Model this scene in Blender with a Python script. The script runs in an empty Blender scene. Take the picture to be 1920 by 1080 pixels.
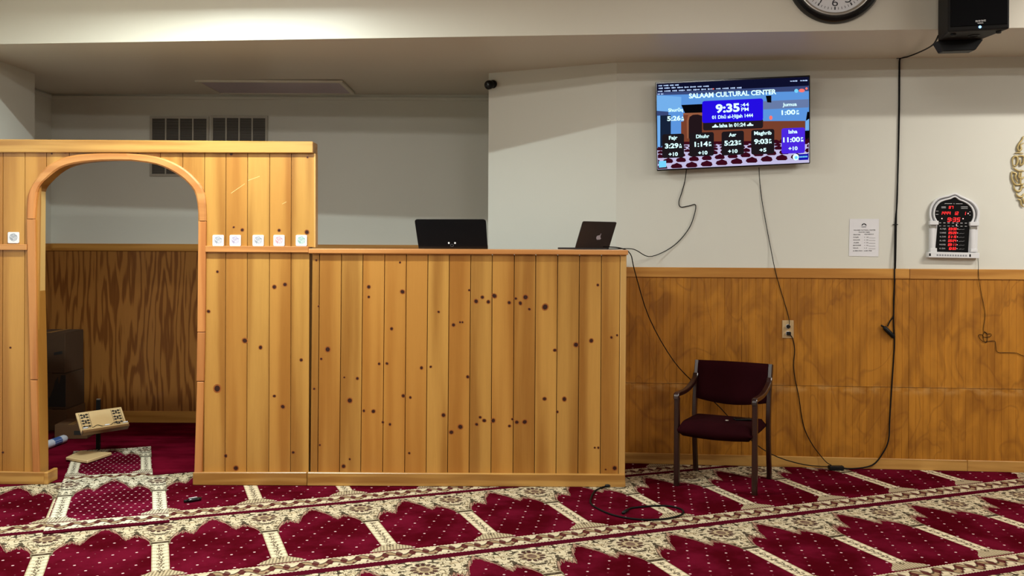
import bpy, bmesh, math, random
from mathutils import Vector, Matrix
random.seed(7)
V = Vector
C = bpy.context.scene.collection
SC = bpy.context.scene
PI = math.pi

# ------------------------------------------------------------------ camera, world, lights, exposure
F, CY, ROLL, H = 1745.0, 461.0, 0.0045, 1.685
cam = bpy.data.cameras.new('camera')
cam.sensor_fit = 'HORIZONTAL'; cam.sensor_width = 36.0
cam.lens = F / 1920 * 36
cam.shift_y = -(540 - CY) / 1920
cam.clip_start = 0.05; cam.clip_end = 100
camo = bpy.data.objects.new('camera', cam); C.objects.link(camo)
camo.location = (0, 0, H)
camo.rotation_euler = (PI / 2, -ROLL, 0)
SC.camera = camo
SC.view_settings.view_transform = 'Standard'
SC.view_settings.look = 'None'
SC.view_settings.gamma = 1.0
SC.view_settings.use_curve_mapping = False
SC.view_settings.exposure = 0.0

w = bpy.data.worlds.new('world'); SC.world = w; w.use_nodes = True
w.node_tree.nodes['Background'].inputs[0].default_value = (1.0, 0.92, 0.8, 1)
w.node_tree.nodes['Background'].inputs[1].default_value = 0.0

ROOM_Z = 3.62
LIGHTS = []
def strip_light(x, y, power, side=1.0, col=(1.0, 0.975, 0.90), lean=0):
    """a wraparound fluorescent fixture: its lens sends light down and out of both long sides"""
    for tilt, k in ((lean, 1.0), (50, side), (-50, 0.25)):
        l = bpy.data.lights.new('ceiling_strip', 'AREA'); l.shape = 'RECTANGLE'
        l.size = 1.2; l.size_y = 0.07; l.energy = power * k; l.color = col
        o = bpy.data.objects.new('ceiling_strip', l); C.objects.link(o)
        o.location = (x, y, ROOM_Z - 0.045); o.rotation_euler = (math.radians(tilt), 0, -0.08)
for x, p, sd, c, ln in ((-2.0, 136, 0.0, (0.90, 1.0, 0.96), -14), (4.7, 74, 0.16, (1.0, 0.95, 0.85), 0)):
    strip_light(x, 5.37 - 0.08 * x, p, sd, c, ln)
for x, p in ((-2.0, 30), (1.3, 20), (4.7, 30)):
    strip_light(x, 3.3 - 0.08 * x, p, 0.4)
for x, p in ((-2.0, 26), (1.3, 21), (4.7, 26)):
    strip_light(x, 1.2 - 0.08 * x, p, 0.5)

# ------------------------------------------------------------------ helpers: pixels to points
def ray(px, py):
    dx, dy = px - 960, py - CY
    c, s = math.cos(ROLL), math.sin(ROLL)
    x = c * dx + s * dy; y = -s * dx + c * dy
    return V((x / F, 1.0, -y / F))
EYE = V((0, 0, H))
def hit(px, py, p0, n):
    d = ray(px, py); p0 = V(p0); n = V(n)
    return EYE + d * ((p0 - EYE).dot(n) / d.dot(n))
def atY(px, py, Y): return hit(px, py, (0, Y, 0), (0, 1, 0))
def atZ(px, py, z=0.0): return hit(px, py, (0, 0, z), (0, 0, 1))
# main wall line
WA, WB, WC = V((0.810, 7.25, 0)), V((3.851, 7.00, 0)), V((-0.199, 7.71, 0))
WD = (WB - WA).normalized()
WN = V((WD.y, -WD.x, 0))                 # towards the camera
WE = WA + WD * 7.3
def onW(px, py, off=0.0): return hit(px, py, WA + WN * off, WN)

# ------------------------------------------------------------------ helpers: colour and nodes
def lin(r, g, b):
    f = lambda c: (c / 255 / 12.92) if c / 255 <= 0.04045 else ((c / 255 + 0.055) / 1.055) ** 2.4
    return (f(r), f(g), f(b), 1)
class E:
    nt = None
    def __init__(s, sock): s.s = sock
    @staticmethod
    def put(v, inp):
        if isinstance(v, E): E.nt.links.new(v.s, inp)
        else: inp.default_value = v
    @staticmethod
    def m(op, *a, clamp=False):
        n = E.nt.nodes.new('ShaderNodeMath'); n.operation = op; n.use_clamp = clamp
        for i, v in enumerate(a): E.put(v, n.inputs[i])
        return E(n.outputs[0])
    def __add__(a, b): return E.m('ADD', a, b)
    __radd__ = __add__
    def __sub__(a, b): return E.m('SUBTRACT', a, b)
    def __rsub__(a, b): return E.m('SUBTRACT', b, a)
    def __mul__(a, b): return E.m('MULTIPLY', a, b)
    __rmul__ = __mul__
    def __truediv__(a, b): return E.m('DIVIDE', a, b)
    def __lt__(a, b): return E.m('LESS_THAN', a, b)
    def __gt__(a, b): return E.m('GREATER_THAN', a, b)
def frac(a): return E.m('FRACT', a)
def flo(a): return E.m('FLOOR', a)
def sin(a): return E.m('SINE', a)
def ab(a): return E.m('ABSOLUTE', a)
def mx(a, b): return E.m('MAXIMUM', a, b)
def mn(a, b): return E.m('MINIMUM', a, b)
def sst(a, lo, hi, o0=0.0, o1=1.0):
    n = E.nt.nodes.new('ShaderNodeMapRange'); n.interpolation_type = 'SMOOTHSTEP'
    E.put(a, n.inputs[0]); n.inputs[1].default_value = lo; n.inputs[2].default_value = hi
    n.inputs[3].default_value = o0; n.inputs[4].default_value = o1
    return E(n.outputs[0])
def mixc(f, a, b):
    n = E.nt.nodes.new('ShaderNodeMix'); n.data_type = 'RGBA'
    E.put(f, n.inputs[0])
    for v, i in ((a, n.inputs[6]), (b, n.inputs[7])): E.put(v, i)
    return E(n.outputs[2])
def xyz(x, y, z):
    n = E.nt.nodes.new('ShaderNodeCombineXYZ')
    for v, i in ((x, 0), (y, 1), (z, 2)): E.put(v, n.inputs[i])
    return E(n.outputs[0])
def sep(v):
    n = E.nt.nodes.new('ShaderNodeSeparateXYZ'); E.put(v, n.inputs[0])
    return E(n.outputs[0]), E(n.outputs[1]), E(n.outputs[2])
def noise(vec, scale, detail=2.0, rough=0.5, dist=0.0):
    n = E.nt.nodes.new('ShaderNodeTexNoise'); E.put(vec, n.inputs['Vector'])
    n.inputs['Scale'].default_value = scale; n.inputs['Detail'].default_value = detail
    n.inputs['Roughness'].default_value = rough; n.inputs['Distortion'].default_value = dist
    return E(n.outputs[0])
def voro(vec, scale):
    n = E.nt.nodes.new('ShaderNodeTexVoronoi'); E.put(vec, n.inputs['Vector']); n.inputs['Scale'].default_value = scale
    return E(n.outputs[0])
def coord(kind='Object'):
    n = E.nt.nodes.new('ShaderNodeTexCoord'); return E(n.outputs[kind])
def rnd():
    n = E.nt.nodes.new('ShaderNodeObjectInfo'); return E(n.outputs['Random'])
def curve(x, pts):
    n = E.nt.nodes.new('ShaderNodeFloatCurve'); E.put(x, n.inputs[1]); n.inputs[0].default_value = 1.0
    c = n.mapping.curves[0]
    for p in c.points: p.location = pts[0] if p == c.points[0] else pts[-1]
    for p in pts[1:-1]: c.points.new(*p)
    for p in c.points: p.handle_type = 'VECTOR'
    n.mapping.update()
    return E(n.outputs[0])
def newmat(name):
    m = bpy.data.materials.new(name); m.use_nodes = True; E.nt = m.node_tree
    return m, m.node_tree.nodes['Principled BSDF']
def bump(b, h, strength=0.2, dist=0.002):
    n = E.nt.nodes.new('ShaderNodeBump'); n.inputs['Strength'].default_value = strength
    n.inputs['Distance'].default_value = dist
    E.put(h, n.inputs['Height']); E.nt.links.new(n.outputs[0], b.inputs['Normal'])
def plain(name, col, rough=0.5, metal=0.0, var=0.08, scale=30, spec=0.5, bmp=0.0):
    m, b = newmat(name)
    n = noise(coord(), scale, 3)
    d = tuple(c * (1 - var) for c in col[:3]) + (1,); l = tuple(min(1, c * (1 + var)) for c in col[:3]) + (1,)
    E.put(mixc(n, d, l), b.inputs['Base Color'])
    b.inputs['Roughness'].default_value = rough; b.inputs['Metallic'].default_value = metal
    b.inputs['Specular IOR Level'].default_value = spec
    if bmp: bump(b, n, bmp)
    return m
def glow(name, col, strength=1.0):
    m = bpy.data.materials.new(name); m.use_nodes = True; E.nt = m.node_tree
    nt = m.node_tree; nt.nodes.clear()
    e = nt.nodes.new('ShaderNodeEmission'); o = nt.nodes.new('ShaderNodeOutputMaterial')
    e.inputs[0].default_value = col; e.inputs[1].default_value = strength
    nt.links.new(e.outputs[0], o.inputs[0])
    return m
def wood(name, dark, light, axis='Z', rough=0.35, sc=1.0, var=0.22, coat=0.25, hue=None, band=9.0):
    """boards: broad sapwood bands and fine fibres that run along one axis; every object gets its own tone"""
    m, b = newmat(name)
    x, y, z = sep(coord()); r = rnd()
    if axis == 'X': x, z = z, x
    ax = xyz(x + r * 37.0, y + r * 11.0, z * 0.05 + r * 5.0)
    wob = noise(xyz(x * 2.0, r * 20.0, z * 0.9 + r * 9.0), 1.3, 2)
    bands = noise(xyz(x + wob * 0.05 + r * 37.0, y * 0.3 + r * 11.0, z * 0.045 + r * 5.0), band * sc, 1.5, 0.45)
    fib = noise(ax, 110.0 * sc, 3, 0.6)
    big = noise(xyz(x + r * 17, r * 3, z * 0.3), 2.2, 2)
    t = sst(bands, 0.36, 0.62) * 0.55 + fib * 0.25 + big * 0.2
    col = mixc(t, dark, light)
    if hue: col = mixc(sst(frac(r * 7.31), 0.2, 1.0) * 0.45, col, hue)
    tone = (r - 0.5) * var + 1.0
    n = E.nt.nodes.new('ShaderNodeMix'); n.data_type = 'RGBA'; n.blend_type = 'MULTIPLY'
    n.inputs[0].default_value = 1.0
    E.put(col, n.inputs[6]); E.put(xyz(tone, tone, tone), n.inputs[7])
    E.put(E(n.outputs[2]), b.inputs['Base Color'])
    b.inputs['Roughness'].default_value = rough
    b.inputs['Coat Weight'].default_value = coat; b.inputs['Coat Roughness'].default_value = 0.25
    bump(b, fib, 0.08, 0.001)
    return m

# ------------------------------------------------------------------ helpers: meshes and objects
class MB:
    def __init__(s): s.bm = bmesh.new(); s.mi = 0
    def face(s, pts):
        vs = [s.bm.verts.new(p) for p in pts]
        try:
            f = s.bm.faces.new(vs); f.material_index = s.mi
        except ValueError: pass
        return s
    def prism(s, pts, vec):
        vec = V(vec); a = [s.bm.verts.new(p) for p in pts]; b = [s.bm.verts.new(V(p) + vec) for p in pts]
        n = len(a)
        fs = [s.bm.faces.new(a), s.bm.faces.new(b[::-1])]
        for i in range(n): fs.append(s.bm.faces.new((a[i], b[i], b[(i + 1) % n], a[(i + 1) % n])))
        for f in fs: f.material_index = s.mi
        return s
    def box(s, c, size, M=None, bev=0.0, seg=1):
        r = bmesh.ops.create_cube(s.bm, size=1.0)
        vs = r['verts']
        T = Matrix.Translation(V(c)) @ Matrix.Diagonal(V((*size, 1)))
        if M is not None: T = M @ T
        bmesh.ops.transform(s.bm, matrix=T, verts=vs)
        es = list({e for v in vs for e in v.link_edges})
        for f in {f for v in vs for f in v.link_faces}: f.material_index = s.mi
        if bev:
            bmesh.ops.bevel(s.bm, geom=es, offset=bev, segments=seg, affect='EDGES', profile=0.6, material=-1)
        return s
    def hexa(s, p8, bev=0.0, seg=1):
        """p8: four corners of one face, then the four opposite ones"""
        vs = [s.bm.verts.new(p) for p in p8]
        fs = []
        for q in ((0, 1, 2, 3), (7, 6, 5, 4), (0, 4, 5, 1), (1, 5, 6, 2), (2, 6, 7, 3), (3, 7, 4, 0)):
            f = s.bm.faces.new([vs[i] for i in q]); f.material_index = s.mi; fs.append(f)
        if bev:
            es = list({e for f in fs for e in f.edges})
            bmesh.ops.bevel(s.bm, geom=es, offset=bev, segments=seg, affect='EDGES', profile=0.6, material=-1)
        return s
    def tube(s, pts, r, n=8, smooth=4, closed=False, flat=1.0, up=None):
        pts = [V(p) for p in pts]
        if smooth: pts = catmull(pts, smooth, closed)
        rs = r if callable(r) else (lambda t: r)
        N = len(pts); rings = []
        prev = None
        for i, p in enumerate(pts):
            a = pts[(i - 1) % N if closed else max(0, i - 1)]; b = pts[(i + 1) % N if closed else min(N - 1, i + 1)]
            t = (b - a)
            t = t.normalized() if t.length > 1e-9 else V((0, 0, 1))
            if up is not None: u = V(up)
            elif prev is None: u = V((0, 0, 1)) if abs(t.z) < 0.9 else V((1, 0, 0))
            else: u = prev
            e1 = (u - t * u.dot(t))
            e1 = e1.normalized() if e1.length > 1e-6 else t.orthogonal().normalized()
            e2 = t.cross(e1); prev = e1
            rad = rs(i / max(1, N - 1))
            rings.append([s.bm.verts.new(p + (e1 * math.cos(k * 2 * PI / n) * flat + e2 * math.sin(k * 2 * PI / n)) * rad) for k in range(n)])
        M = N if closed else N - 1
        for i in range(M):
            A, B = rings[i], rings[(i + 1) % N]
            for k in range(n):
                f = s.bm.faces.new((A[k], A[(k + 1) % n], B[(k + 1) % n], B[k])); f.material_index = s.mi
        if not closed:
            for f in (s.bm.faces.new(rings[0][::-1]), s.bm.faces.new(rings[-1])): f.material_index = s.mi
        return s
    def lathe(s, prof, M, n=32, cap=True):
        """prof: (radius, height) pairs about the local z axis of M"""
        rings = []
        for r, h in prof:
            rings.append([s.bm.verts.new(M @ V((r * math.cos(k * 2 * PI / n), r * math.sin(k * 2 * PI / n), h))) for k in range(n)])
        for A, B in zip(rings, rings[1:]):
            for k in range(n):
                f = s.bm.faces.new((A[k], A[(k + 1) % n], B[(k + 1) % n], B[k])); f.material_index = s.mi
        if cap:
            for R in (rings[0][::-1], rings[-1]):
                f = s.bm.faces.new(R); f.material_index = s.mi
        return s
    def disc(s, c, ex, ey, n=12):
        return s.face([V(c) + V(ex) * math.cos(k * 2 * PI / n) + V(ey) * math.sin(k * 2 * PI / n) for k in range(n)])
def catmull(P, k, closed=False):
    out = []; n = len(P)
    for i in range(n if closed else n - 1):
        p0 = P[(i - 1) % n] if closed else P[max(0, i - 1)]
        p1 = P[i]; p2 = P[(i + 1) % n]
        p3 = P[(i + 2) % n] if closed else P[min(n - 1, i + 2)]
        for j in range(k):
            t = j / k
            out.append(0.5 * ((2 * p1) + (p2 - p0) * t + (2 * p0 - 5 * p1 + 4 * p2 - p3) * t * t + (3 * p1 - p0 - 3 * p2 + p3) * t ** 3))
    if not closed: out.append(P[-1])
    return out
ROOT = {}
def tag(o, label=None, cat=None, group=None, kind=None):
    if label: o['label'] = label
    if cat: o['category'] = cat
    if group: o['group'] = group
    if kind: o['kind'] = kind
    return o
def thing(name, loc, label, cat, group=None):
    o = bpy.data.objects.new(name, None); C.objects.link(o)
    o.empty_display_size = 0.05
    o.location = loc; ROOT[o.name] = V(loc)
    return tag(o, label, cat, group)
def obj(name, mb, mats, parent=None, smooth=False, label=None, kind=None, auto=None):
    """links the collected shape as one mesh object; vertices are given in room coordinates"""
    bm = mb.bm
    bmesh.ops.recalc_face_normals(bm, faces=bm.faces)
    if not isinstance(mats, (list, tuple)): mats = [mats]
    if parent is None:
        xs = [v.co for v in bm.verts]
        loc = V(((min(c.x for c in xs) + max(c.x for c in xs)) / 2, (min(c.y for c in xs) + max(c.y for c in xs)) / 2, min(c.z for c in xs)))
    else: loc = ROOT[parent.name]
    bmesh.ops.translate(bm, vec=-loc, verts=bm.verts)
    me = bpy.data.meshes.new(name); bm.to_mesh(me); bm.free()
    for m in mats: me.materials.append(m)
    if smooth:
        for p in me.polygons: p.use_smooth = True
        if auto is not None: me.set_sharp_from_angle(angle=math.radians(auto))
    o = bpy.data.objects.new(name, me); C.objects.link(o)
    if parent is None: o.location = loc
    else: o.parent = parent
    ROOT[o.name] = loc
    return tag(o, label=label, kind=kind)
def struct(name, mb, mats, **k):
    return obj(name, mb, mats, kind='structure', **k)
def text(mb, body, p0, p1, n, cap=None, bold=0.0, hscale=None, shear=0.0):
    """flat lettering written from p0 to p1 on the plane with normal n, added to mb"""
    cu = bpy.data.curves.new('lettering', 'FONT'); cu.body = body; cu.size = 1.0; cu.offset = bold; cu.shear = shear
    cu.resolution_u = 3
    o = bpy.data.objects.new('lettering', cu); C.objects.link(o)
    dg = bpy.context.evaluated_depsgraph_get()
    me = bpy.data.meshes.new_from_object(o.evaluated_get(dg))
    bpy.data.objects.remove(o)
    if not len(me.vertices): return
    xs = [v.co.x for v in me.vertices]
    x0, x1 = min(xs), max(xs)
    ys = [v.co.y for v in me.vertices]
    p0, p1 = V(p0), V(p1); ex = (p1 - p0); L = ex.length; ex.normalize()
    n = V(n).normalized(); ey = n.cross(ex)
    sx = L / max(1e-6, x1 - x0)
    sy = (cap / 0.72) if cap else sx
    M = Matrix(((ex.x * sx, ey.x * sy, n.x, p0.x), (ex.y * sx, ey.y * sy, n.y, p0.y), (ex.z * sx, ey.z * sy, n.z, p0.z), (0, 0, 0, 1))) @ Matrix.Translation((-x0, 0, 0))
    vs = [mb.bm.verts.new(M @ v.co) for v in me.vertices]
    for p in me.polygons:
        try:
            f = mb.bm.faces.new([vs[i] for i in p.vertices]); f.material_index = mb.mi
        except ValueError: pass
    bpy.data.meshes.remove(me)
def clip(poly, p0, n):
    out = []; p0 = V(p0); n = V(n)
    for i, a in enumerate(poly):
        b = poly[(i + 1) % len(poly)]
        da, db = (a - p0).dot(n), (b - p0).dot(n)
        if da >= 0: out.append(a)
        if (da >= 0) != (db >= 0): out.append(a + (b - a) * (da / (da - db)))
    return out

# ------------------------------------------------------------------ materials
def paint(name, col, rough=0.55):
    m, b = newmat(name)
    c = coord()
    n = noise(c, 1.1, 3); f = noise(c, 160, 2)
    E.put(mixc(n, tuple(x * 0.96 for x in col[:3]) + (1,), tuple(min(1, x * 1.03) for x in col[:3]) + (1,)), b.inputs['Base Color'])
    b.inputs['Roughness'].default_value = rough
    bump(b, f, 0.12, 0.001)
    return m
M_wall = paint('cream_wall_paint', (0.68, 0.675, 0.61, 1), 0.5)
M_soffit = paint('cream_semi_gloss_paint', (0.64, 0.60, 0.51, 1), 0.38)
M_ceil = paint('white_ceiling_paint', (0.7, 0.68, 0.62, 1), 0.7)
M_pine = wood('varnished_pine_boards', lin(138, 84, 24), lin(204, 153, 76), hue=lin(180, 113, 40), var=0.14)
M_pineH = wood('varnished_pine_rail', lin(146, 94, 36), lin(204, 156, 84), axis='X', var=0.1, band=22)
M_pine_edge = wood('pine_edge_trim', lin(180, 130, 66), lin(214, 172, 104), var=0.1)
M_cherry = wood('reddish_pine_trim', lin(168, 98, 46), lin(206, 140, 78), var=0.14, band=16)
M_cherryH = wood('reddish_pine_rail', lin(170, 106, 52), lin(208, 146, 84), axis='X', var=0.12, band=16)
def wains():
    m, b = newmat('stained_beadboard')
    x, y, z = sep(coord()); r = rnd()
    bl = noise(xyz(x + r * 9.0, 0.0, z * 0.45 + r * 5.0), 5.0, 3, 0.6, 1.2)
    ar = noise(xyz(x * 1.0 + r * 3.0, 0.0, z * 0.55), 2.6, 2, 0.5, 0.8)
    st = noise(xyz(x, r * 7.0, z * 0.06), 34.0, 2, 0.6)
    st2 = noise(xyz(x, r * 3.0, z * 0.04), 120.0, 2, 0.6)
    arc = ab(frac(ar * 5.0) - 0.5)
    col = mixc(st * 0.45 + st2 * 0.2 + sst(bl, 0.32, 0.68) * 0.4, lin(118, 66, 4), lin(200, 134, 40))
    col = mixc(sst(arc, 0.10, 0.0) * 0.35, col, lin(112, 62, 10))
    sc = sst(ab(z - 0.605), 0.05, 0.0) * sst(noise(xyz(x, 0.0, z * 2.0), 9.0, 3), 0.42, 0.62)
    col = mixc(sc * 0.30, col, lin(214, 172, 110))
    E.put(col, b.inputs['Base Color']); b.inputs['Roughness'].default_value = 0.4
    b.inputs['Coat Weight'].default_value = 0.2; b.inputs['Coat Roughness'].default_value = 0.25
    return m
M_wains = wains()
M_wainsH = wood('stained_rail', lin(160, 102, 34), lin(206, 150, 72), axis='X', var=0.1, rough=0.4, band=16)
M_knot = plain('dark_knot', lin(52, 20, 10), 0.4, var=0.35, scale=160)
M_knot_ring = plain('knot_ring', lin(150, 84, 34), 0.4, var=0.25, scale=120)
M_dark = plain('dark_gap', lin(40, 24, 12), 0.9)
def plywood():
    m, b = newmat('rotary_cut_plywood')
    x, y, z = sep(coord())
    wv = noise(xyz(x * 1.0, y, z * 0.16), 3.4, 2.0, 0.5)
    w2 = noise(xyz(x * 2.2, y, z * 0.16 + 7.0), 9.0, 2)
    ph = x * 60.0 + wv * 46.0 + w2 * 14.0
    s = sin(ph) * 0.5 + 0.5
    line = sst(s, 0.35, 0.95)
    fib = noise(xyz(x, y, z * 0.03), 130, 2)
    col = mixc(line * 0.75 + fib * 0.25, lin(168, 112, 52), lin(112, 62, 20))
    E.put(col, b.inputs['Base Color']); b.inputs['Roughness'].default_value = 0.38
    b.inputs['Coat Weight'].default_value = 0.15
    return m
M_ply = plywood()
M_black = plain('black_plastic', (0.004, 0.004, 0.0045, 1), 0.5, var=0.2, spec=0.25)
M_blackg = plain('black_gloss', (0.005, 0.005, 0.006, 1), 0.16, var=0.2)
M_cable = plain('black_cable_rubber', (0.004, 0.0035, 0.0035, 1), 0.6, var=0.2, spec=0.15)
M_white = plain('white_plastic', (0.72, 0.73, 0.76, 1), 0.35, var=0.03)
M_ivory = plain('ivory_plastic', lin(190, 160, 118), 0.4, var=0.05)
M_paper = plain('white_paper', (0.74, 0.74, 0.78, 1), 0.8, var=0.02)
M_ink = plain('black_ink', (0.05, 0.05, 0.06, 1), 0.8)
M_silver = plain('brushed_silver', (0.45, 0.42, 0.38, 1), 0.3, metal=0.8)
M_gold = plain('pale_gold_metal', lin(186, 166, 112), 0.35, metal=0.25, var=0.2, scale=50)
M_card = plain('brown_cardboard', lin(98, 68, 40), 0.8, var=0.1)
M_walnut = wood('dark_walnut', lin(26, 10, 8), lin(50, 20, 14), var=0.05, rough=0.3, coat=0.15)

def carpet(name, dot_u=5.0, dot_v=5.6, red=(0.062, 0.0012, 0.0045, 1), red2=(0.125, 0.0045, 0.017, 1), cream=(0.63, 0.53, 0.36, 1), cream2=(0.40, 0.30, 0.17, 1)):
    """prayer carpet woven pattern in U (one niche per unit) and W (one row from 0 to 2.039)"""
    m, b = newmat(name)
    U, W, _ = sep(coord('UV'))
    t = frac(U + 0.5) - 0.5; s = ab(t)
    prof = [(0.0, 0.40), (0.14, 0.40), (0.20, 0.355), (0.27, 0.305), (0.36, 0.262), (0.46, 0.245), (0.53, 0.275), (0.60, 0.29), (0.66, 0.262), (0.72, 0.20), (0.84, 0.138), (0.93, 0.10), (1.0, 0.075)]
    jag = ab(frac(s * 26.0 + W * 7.0) - 0.5) * 0.085
    jag2 = noise(xyz(s * 9.0, W * 9.0, 0.0), 3.0, 2) * 0.10 - 0.05
    A = curve(s * 2.0, [(x, y) for x, y in prof]) * 2.0 + jag * sst(s, 0.1, 0.2) + jag2 * sst(s, 0.1, 0.2) - 0.02
    spand = (W < A) * (W > 0.045)
    colw = 0.075 + sst(W, 0.86, 0.74) * 0.018
    column = (s < colw) * (W > 0.72) * (W < 1.62)
    bb = (W - 1.56) / 0.16
    basew = 0.19 - sst(bb, 0.75, 0.0) * 0.10
    base = (s < basew) * (bb > 0.0) * (bb < 1.0)
    je = ab(frac(U * 30.0) - 0.5) * 0.025
    border = (W > (je + 1.735)) * (W < (1.985 - je))
    topedge = (W > 0.03) * (W < 0.05)
    cre = mx(mx(spand, column), mx(base, border))
    # ornament inside the cream
    sv = xyz(s * 1.0, W * 0.62, 3.0)
    n1 = noise(sv, 8.5, 0.8, 0.4, 1.6)
    l1 = ab(frac(n1 * 8.0) - 0.5)
    n2 = noise(xyz(s * 0.8, W * 0.9, 9.0), 15.0, 0.5, 0.4, 0.8)
    lines = (l1 < 0.15) * spand
    blot = (n2 > 0.575) * spand
    tanb = sst(n2, 0.38, 0.30) * spand
    edge = (ab(W - A + 0.075) < 0.013) * (s > 0.07)
    edge = edge * spand
    fringe = (W > (A - 0.065)) * (s > 0.09) * spand
    fvein = fringe * (ab(frac(s * 26.0 + W * 7.0) - 0.5) > 0.34)
    # column: thin cross lines and a dark leaf stem
    cl = ab(frac(W * 11.0) - 0.5)
    leaf = (s < (0.012 + sst(ab(frac(W * 11.0 + 0.25) - 0.5), 0.5, 0.1) * 0.022))
    leafn = (noise(xyz(t * 60.0, W * 34.0, 0.0), 1.0, 1) > 0.47)
    colln = mx((cl > 0.45) * (s > 0.02), leaf * leafn) * column * (W > 0.8)
    capln = mx((ab(W - 0.745) < 0.022), (ab(s - 0.078) < 0.010) * (W < 0.86)) * column
    colside = (s > (colw - 0.010)) * column
    baseln = (frac(t * 34.0 + bb * 1.2) < 0.42) * base + (bb > 0.86) * base
    # border scroll
    bt = (W - 1.86) / 0.125
    ph = U * (2 * PI * 4.0)
    wav = sin(ph) * 0.42
    ol = (ab(bt - wav) < 0.34)
    blob = (sin(ph * 2.0 + bt * 2.4 + 0.8) > -0.1) * (ab(bt + sin(ph * 2.0 + 1.0) * 0.2) < 0.55)
    blobn = blob * ((sin(ph * 2.0 - bt * 3.0) > -0.55))
    rail = (ab(bt) > 0.70) * (ab(bt) < 0.80)
    # medallion above each column
    ry = (W - 0.27) / 0.135; rx = t / 0.115
    rr = E.m('SQRT', rx * rx + ry * ry)
    th = E.m('ARCTAN2', ry, rx)
    pet = (rr < (1.0 + sin(th * 12.0) * 0.10)) * (rr > 0.62)
    petd = pet * (sin(th * 12.0) > -0.6)
    core = (rr < 0.40)
    med_bg = (rr < 0.74) * (1.0 - core)
    # colours
    pile = noise(xyz(U, W, 0.0), 1.7, 4, 0.6)
    pile_f = noise(xyz(U, W, 0.0), 260.0, 1)
    redc = mixc(sst(pile, 0.38, 0.66), red, red2)
    vi = flo(W * dot_v)
    du = frac(U * dot_u + E.m('MODULO', vi, 2.0) * 0.5) - 0.5
    dv = frac(W * dot_v) - 0.5
    dot = (E.m('SQRT', (du / dot_u) * (du / dot_u) + (dv / dot_v) * (dv / dot_v)) < 0.0120)
    vi2 = flo(W * dot_v + 0.5)
    du2 = frac(U * dot_u + E.m('MODULO', vi2 + 1.0, 2.0) * 0.5 + 0.25) - 0.5
    dv2 = frac(W * dot_v + 0.5) - 0.5
    dot2 = (E.m('SQRT', (du2 / dot_u) * (du2 / dot_u) + (dv2 / dot_v) * (dv2 / dot_v)) < 0.007)
    field = mixc(dot2 * 0.25, redc, (0.5, 0.2, 0.22, 1))
    field = mixc(dot * 0.9, field, (0.75, 0.5, 0.5, 1))
    brown = (0.055, 0.036, 0.020, 1); olive = (0.20, 0.15, 0.075, 1)
    white = tuple(min(1, c * 1.15) for c in cream[:3]) + (1,)
    cc = mixc(tanb * 0.7, cream, cream2)
    cc = mixc(column * 0.9, cc, white)
    cc = mixc(base * 0.55, cc, cream2)
    cc = mixc(lines * 0.9, cc, (0.11, 0.08, 0.04, 1))
    cc = mixc(blot * 0.9, cc, (0.03, 0.02, 0.012, 1))
    cc = mixc(fringe * 0.8, cc, (0.36, 0.20, 0.14, 1))
    cc = mixc(fvein * 0.75, cc, (0.05, 0.012, 0.010, 1))
    cc = mixc(edge * 0.85, cc, brown)
    cc = mixc(mx(colln, capln) * 0.85, cc, brown)
    cc = mixc(colside * 0.5, cc, olive)
    cc = mixc(mn(baseln, 1.0) * 0.6, cc, brown)
    cc = mixc(border * ol * 0.9, cc, (0.30, 0.19, 0.10, 1))
    cc = mixc(border * (ab(ab(bt - wav) - 0.34) < 0.10) * 0.9, cc, (0.05, 0.025, 0.015, 1))
    cc = mixc(border * blobn * 0.9, cc, (0.075, 0.008, 0.012, 1))
    cc = mixc(border * rail * 0.6, cc, olive)
    cc = mixc(spand * med_bg * 0.8, cc, cream2)
    cc = mixc(spand * petd * 0.9, cc, (0.05, 0.012, 0.014, 1))
    cc = mixc(spand * core * 0.85, cc, (0.12, 0.055, 0.04, 1))
    stripe = mn((W < 0.045) + (W > (1.985 - je)), 1.0)
    col = mixc(cre, field, cc)
    col = mixc(stripe, col, (0.075, 0.004, 0.012, 1))
    col = mixc((pile_f - 0.5) * 0.5 + 0.12, col, (0.02, 0.005, 0.006, 1))
    E.put(col, b.inputs['Base Color'])
    b.inputs['Roughness'].default_value = 0.95
    b.inputs['Specular IOR Level'].default_value = 0.0
    bump(b, pile_f, 0.35, 0.003)
    return m
M_carpet = carpet('prayer_carpet_pattern')
M_rug = carpet('prayer_rug_pattern', dot_u=12.0, dot_v=7.5, red=(0.07, 0.0015, 0.007, 1), red2=(0.17, 0.007, 0.030, 1), cream=(0.74, 0.68, 0.52, 1), cream2=(0.50, 0.42, 0.30, 1))
def plain_carpet():
    m, b = newmat('plain_red_carpet')
    c = coord()
    n = noise(c, 3.0, 4, 0.6); f = noise(c, 300, 1)
    x, y, z = sep(c)
    st = noise(xyz(x * 0.6, y * 3.0, 0.0), 2.5, 3)
    col = mixc(sst(n * 0.5 + st * 0.5, 0.36, 0.66), (0.060, 0.0015, 0.006, 1), (0.150, 0.005, 0.018, 1))
    E.put(col, b.inputs['Base Color']); b.inputs['Roughness'].default_value = 0.95
    b.inputs['Specular IOR Level'].default_value = 0.0
    bump(b, f, 0.35, 0.003)
    return m
M_red = plain_carpet()

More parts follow.
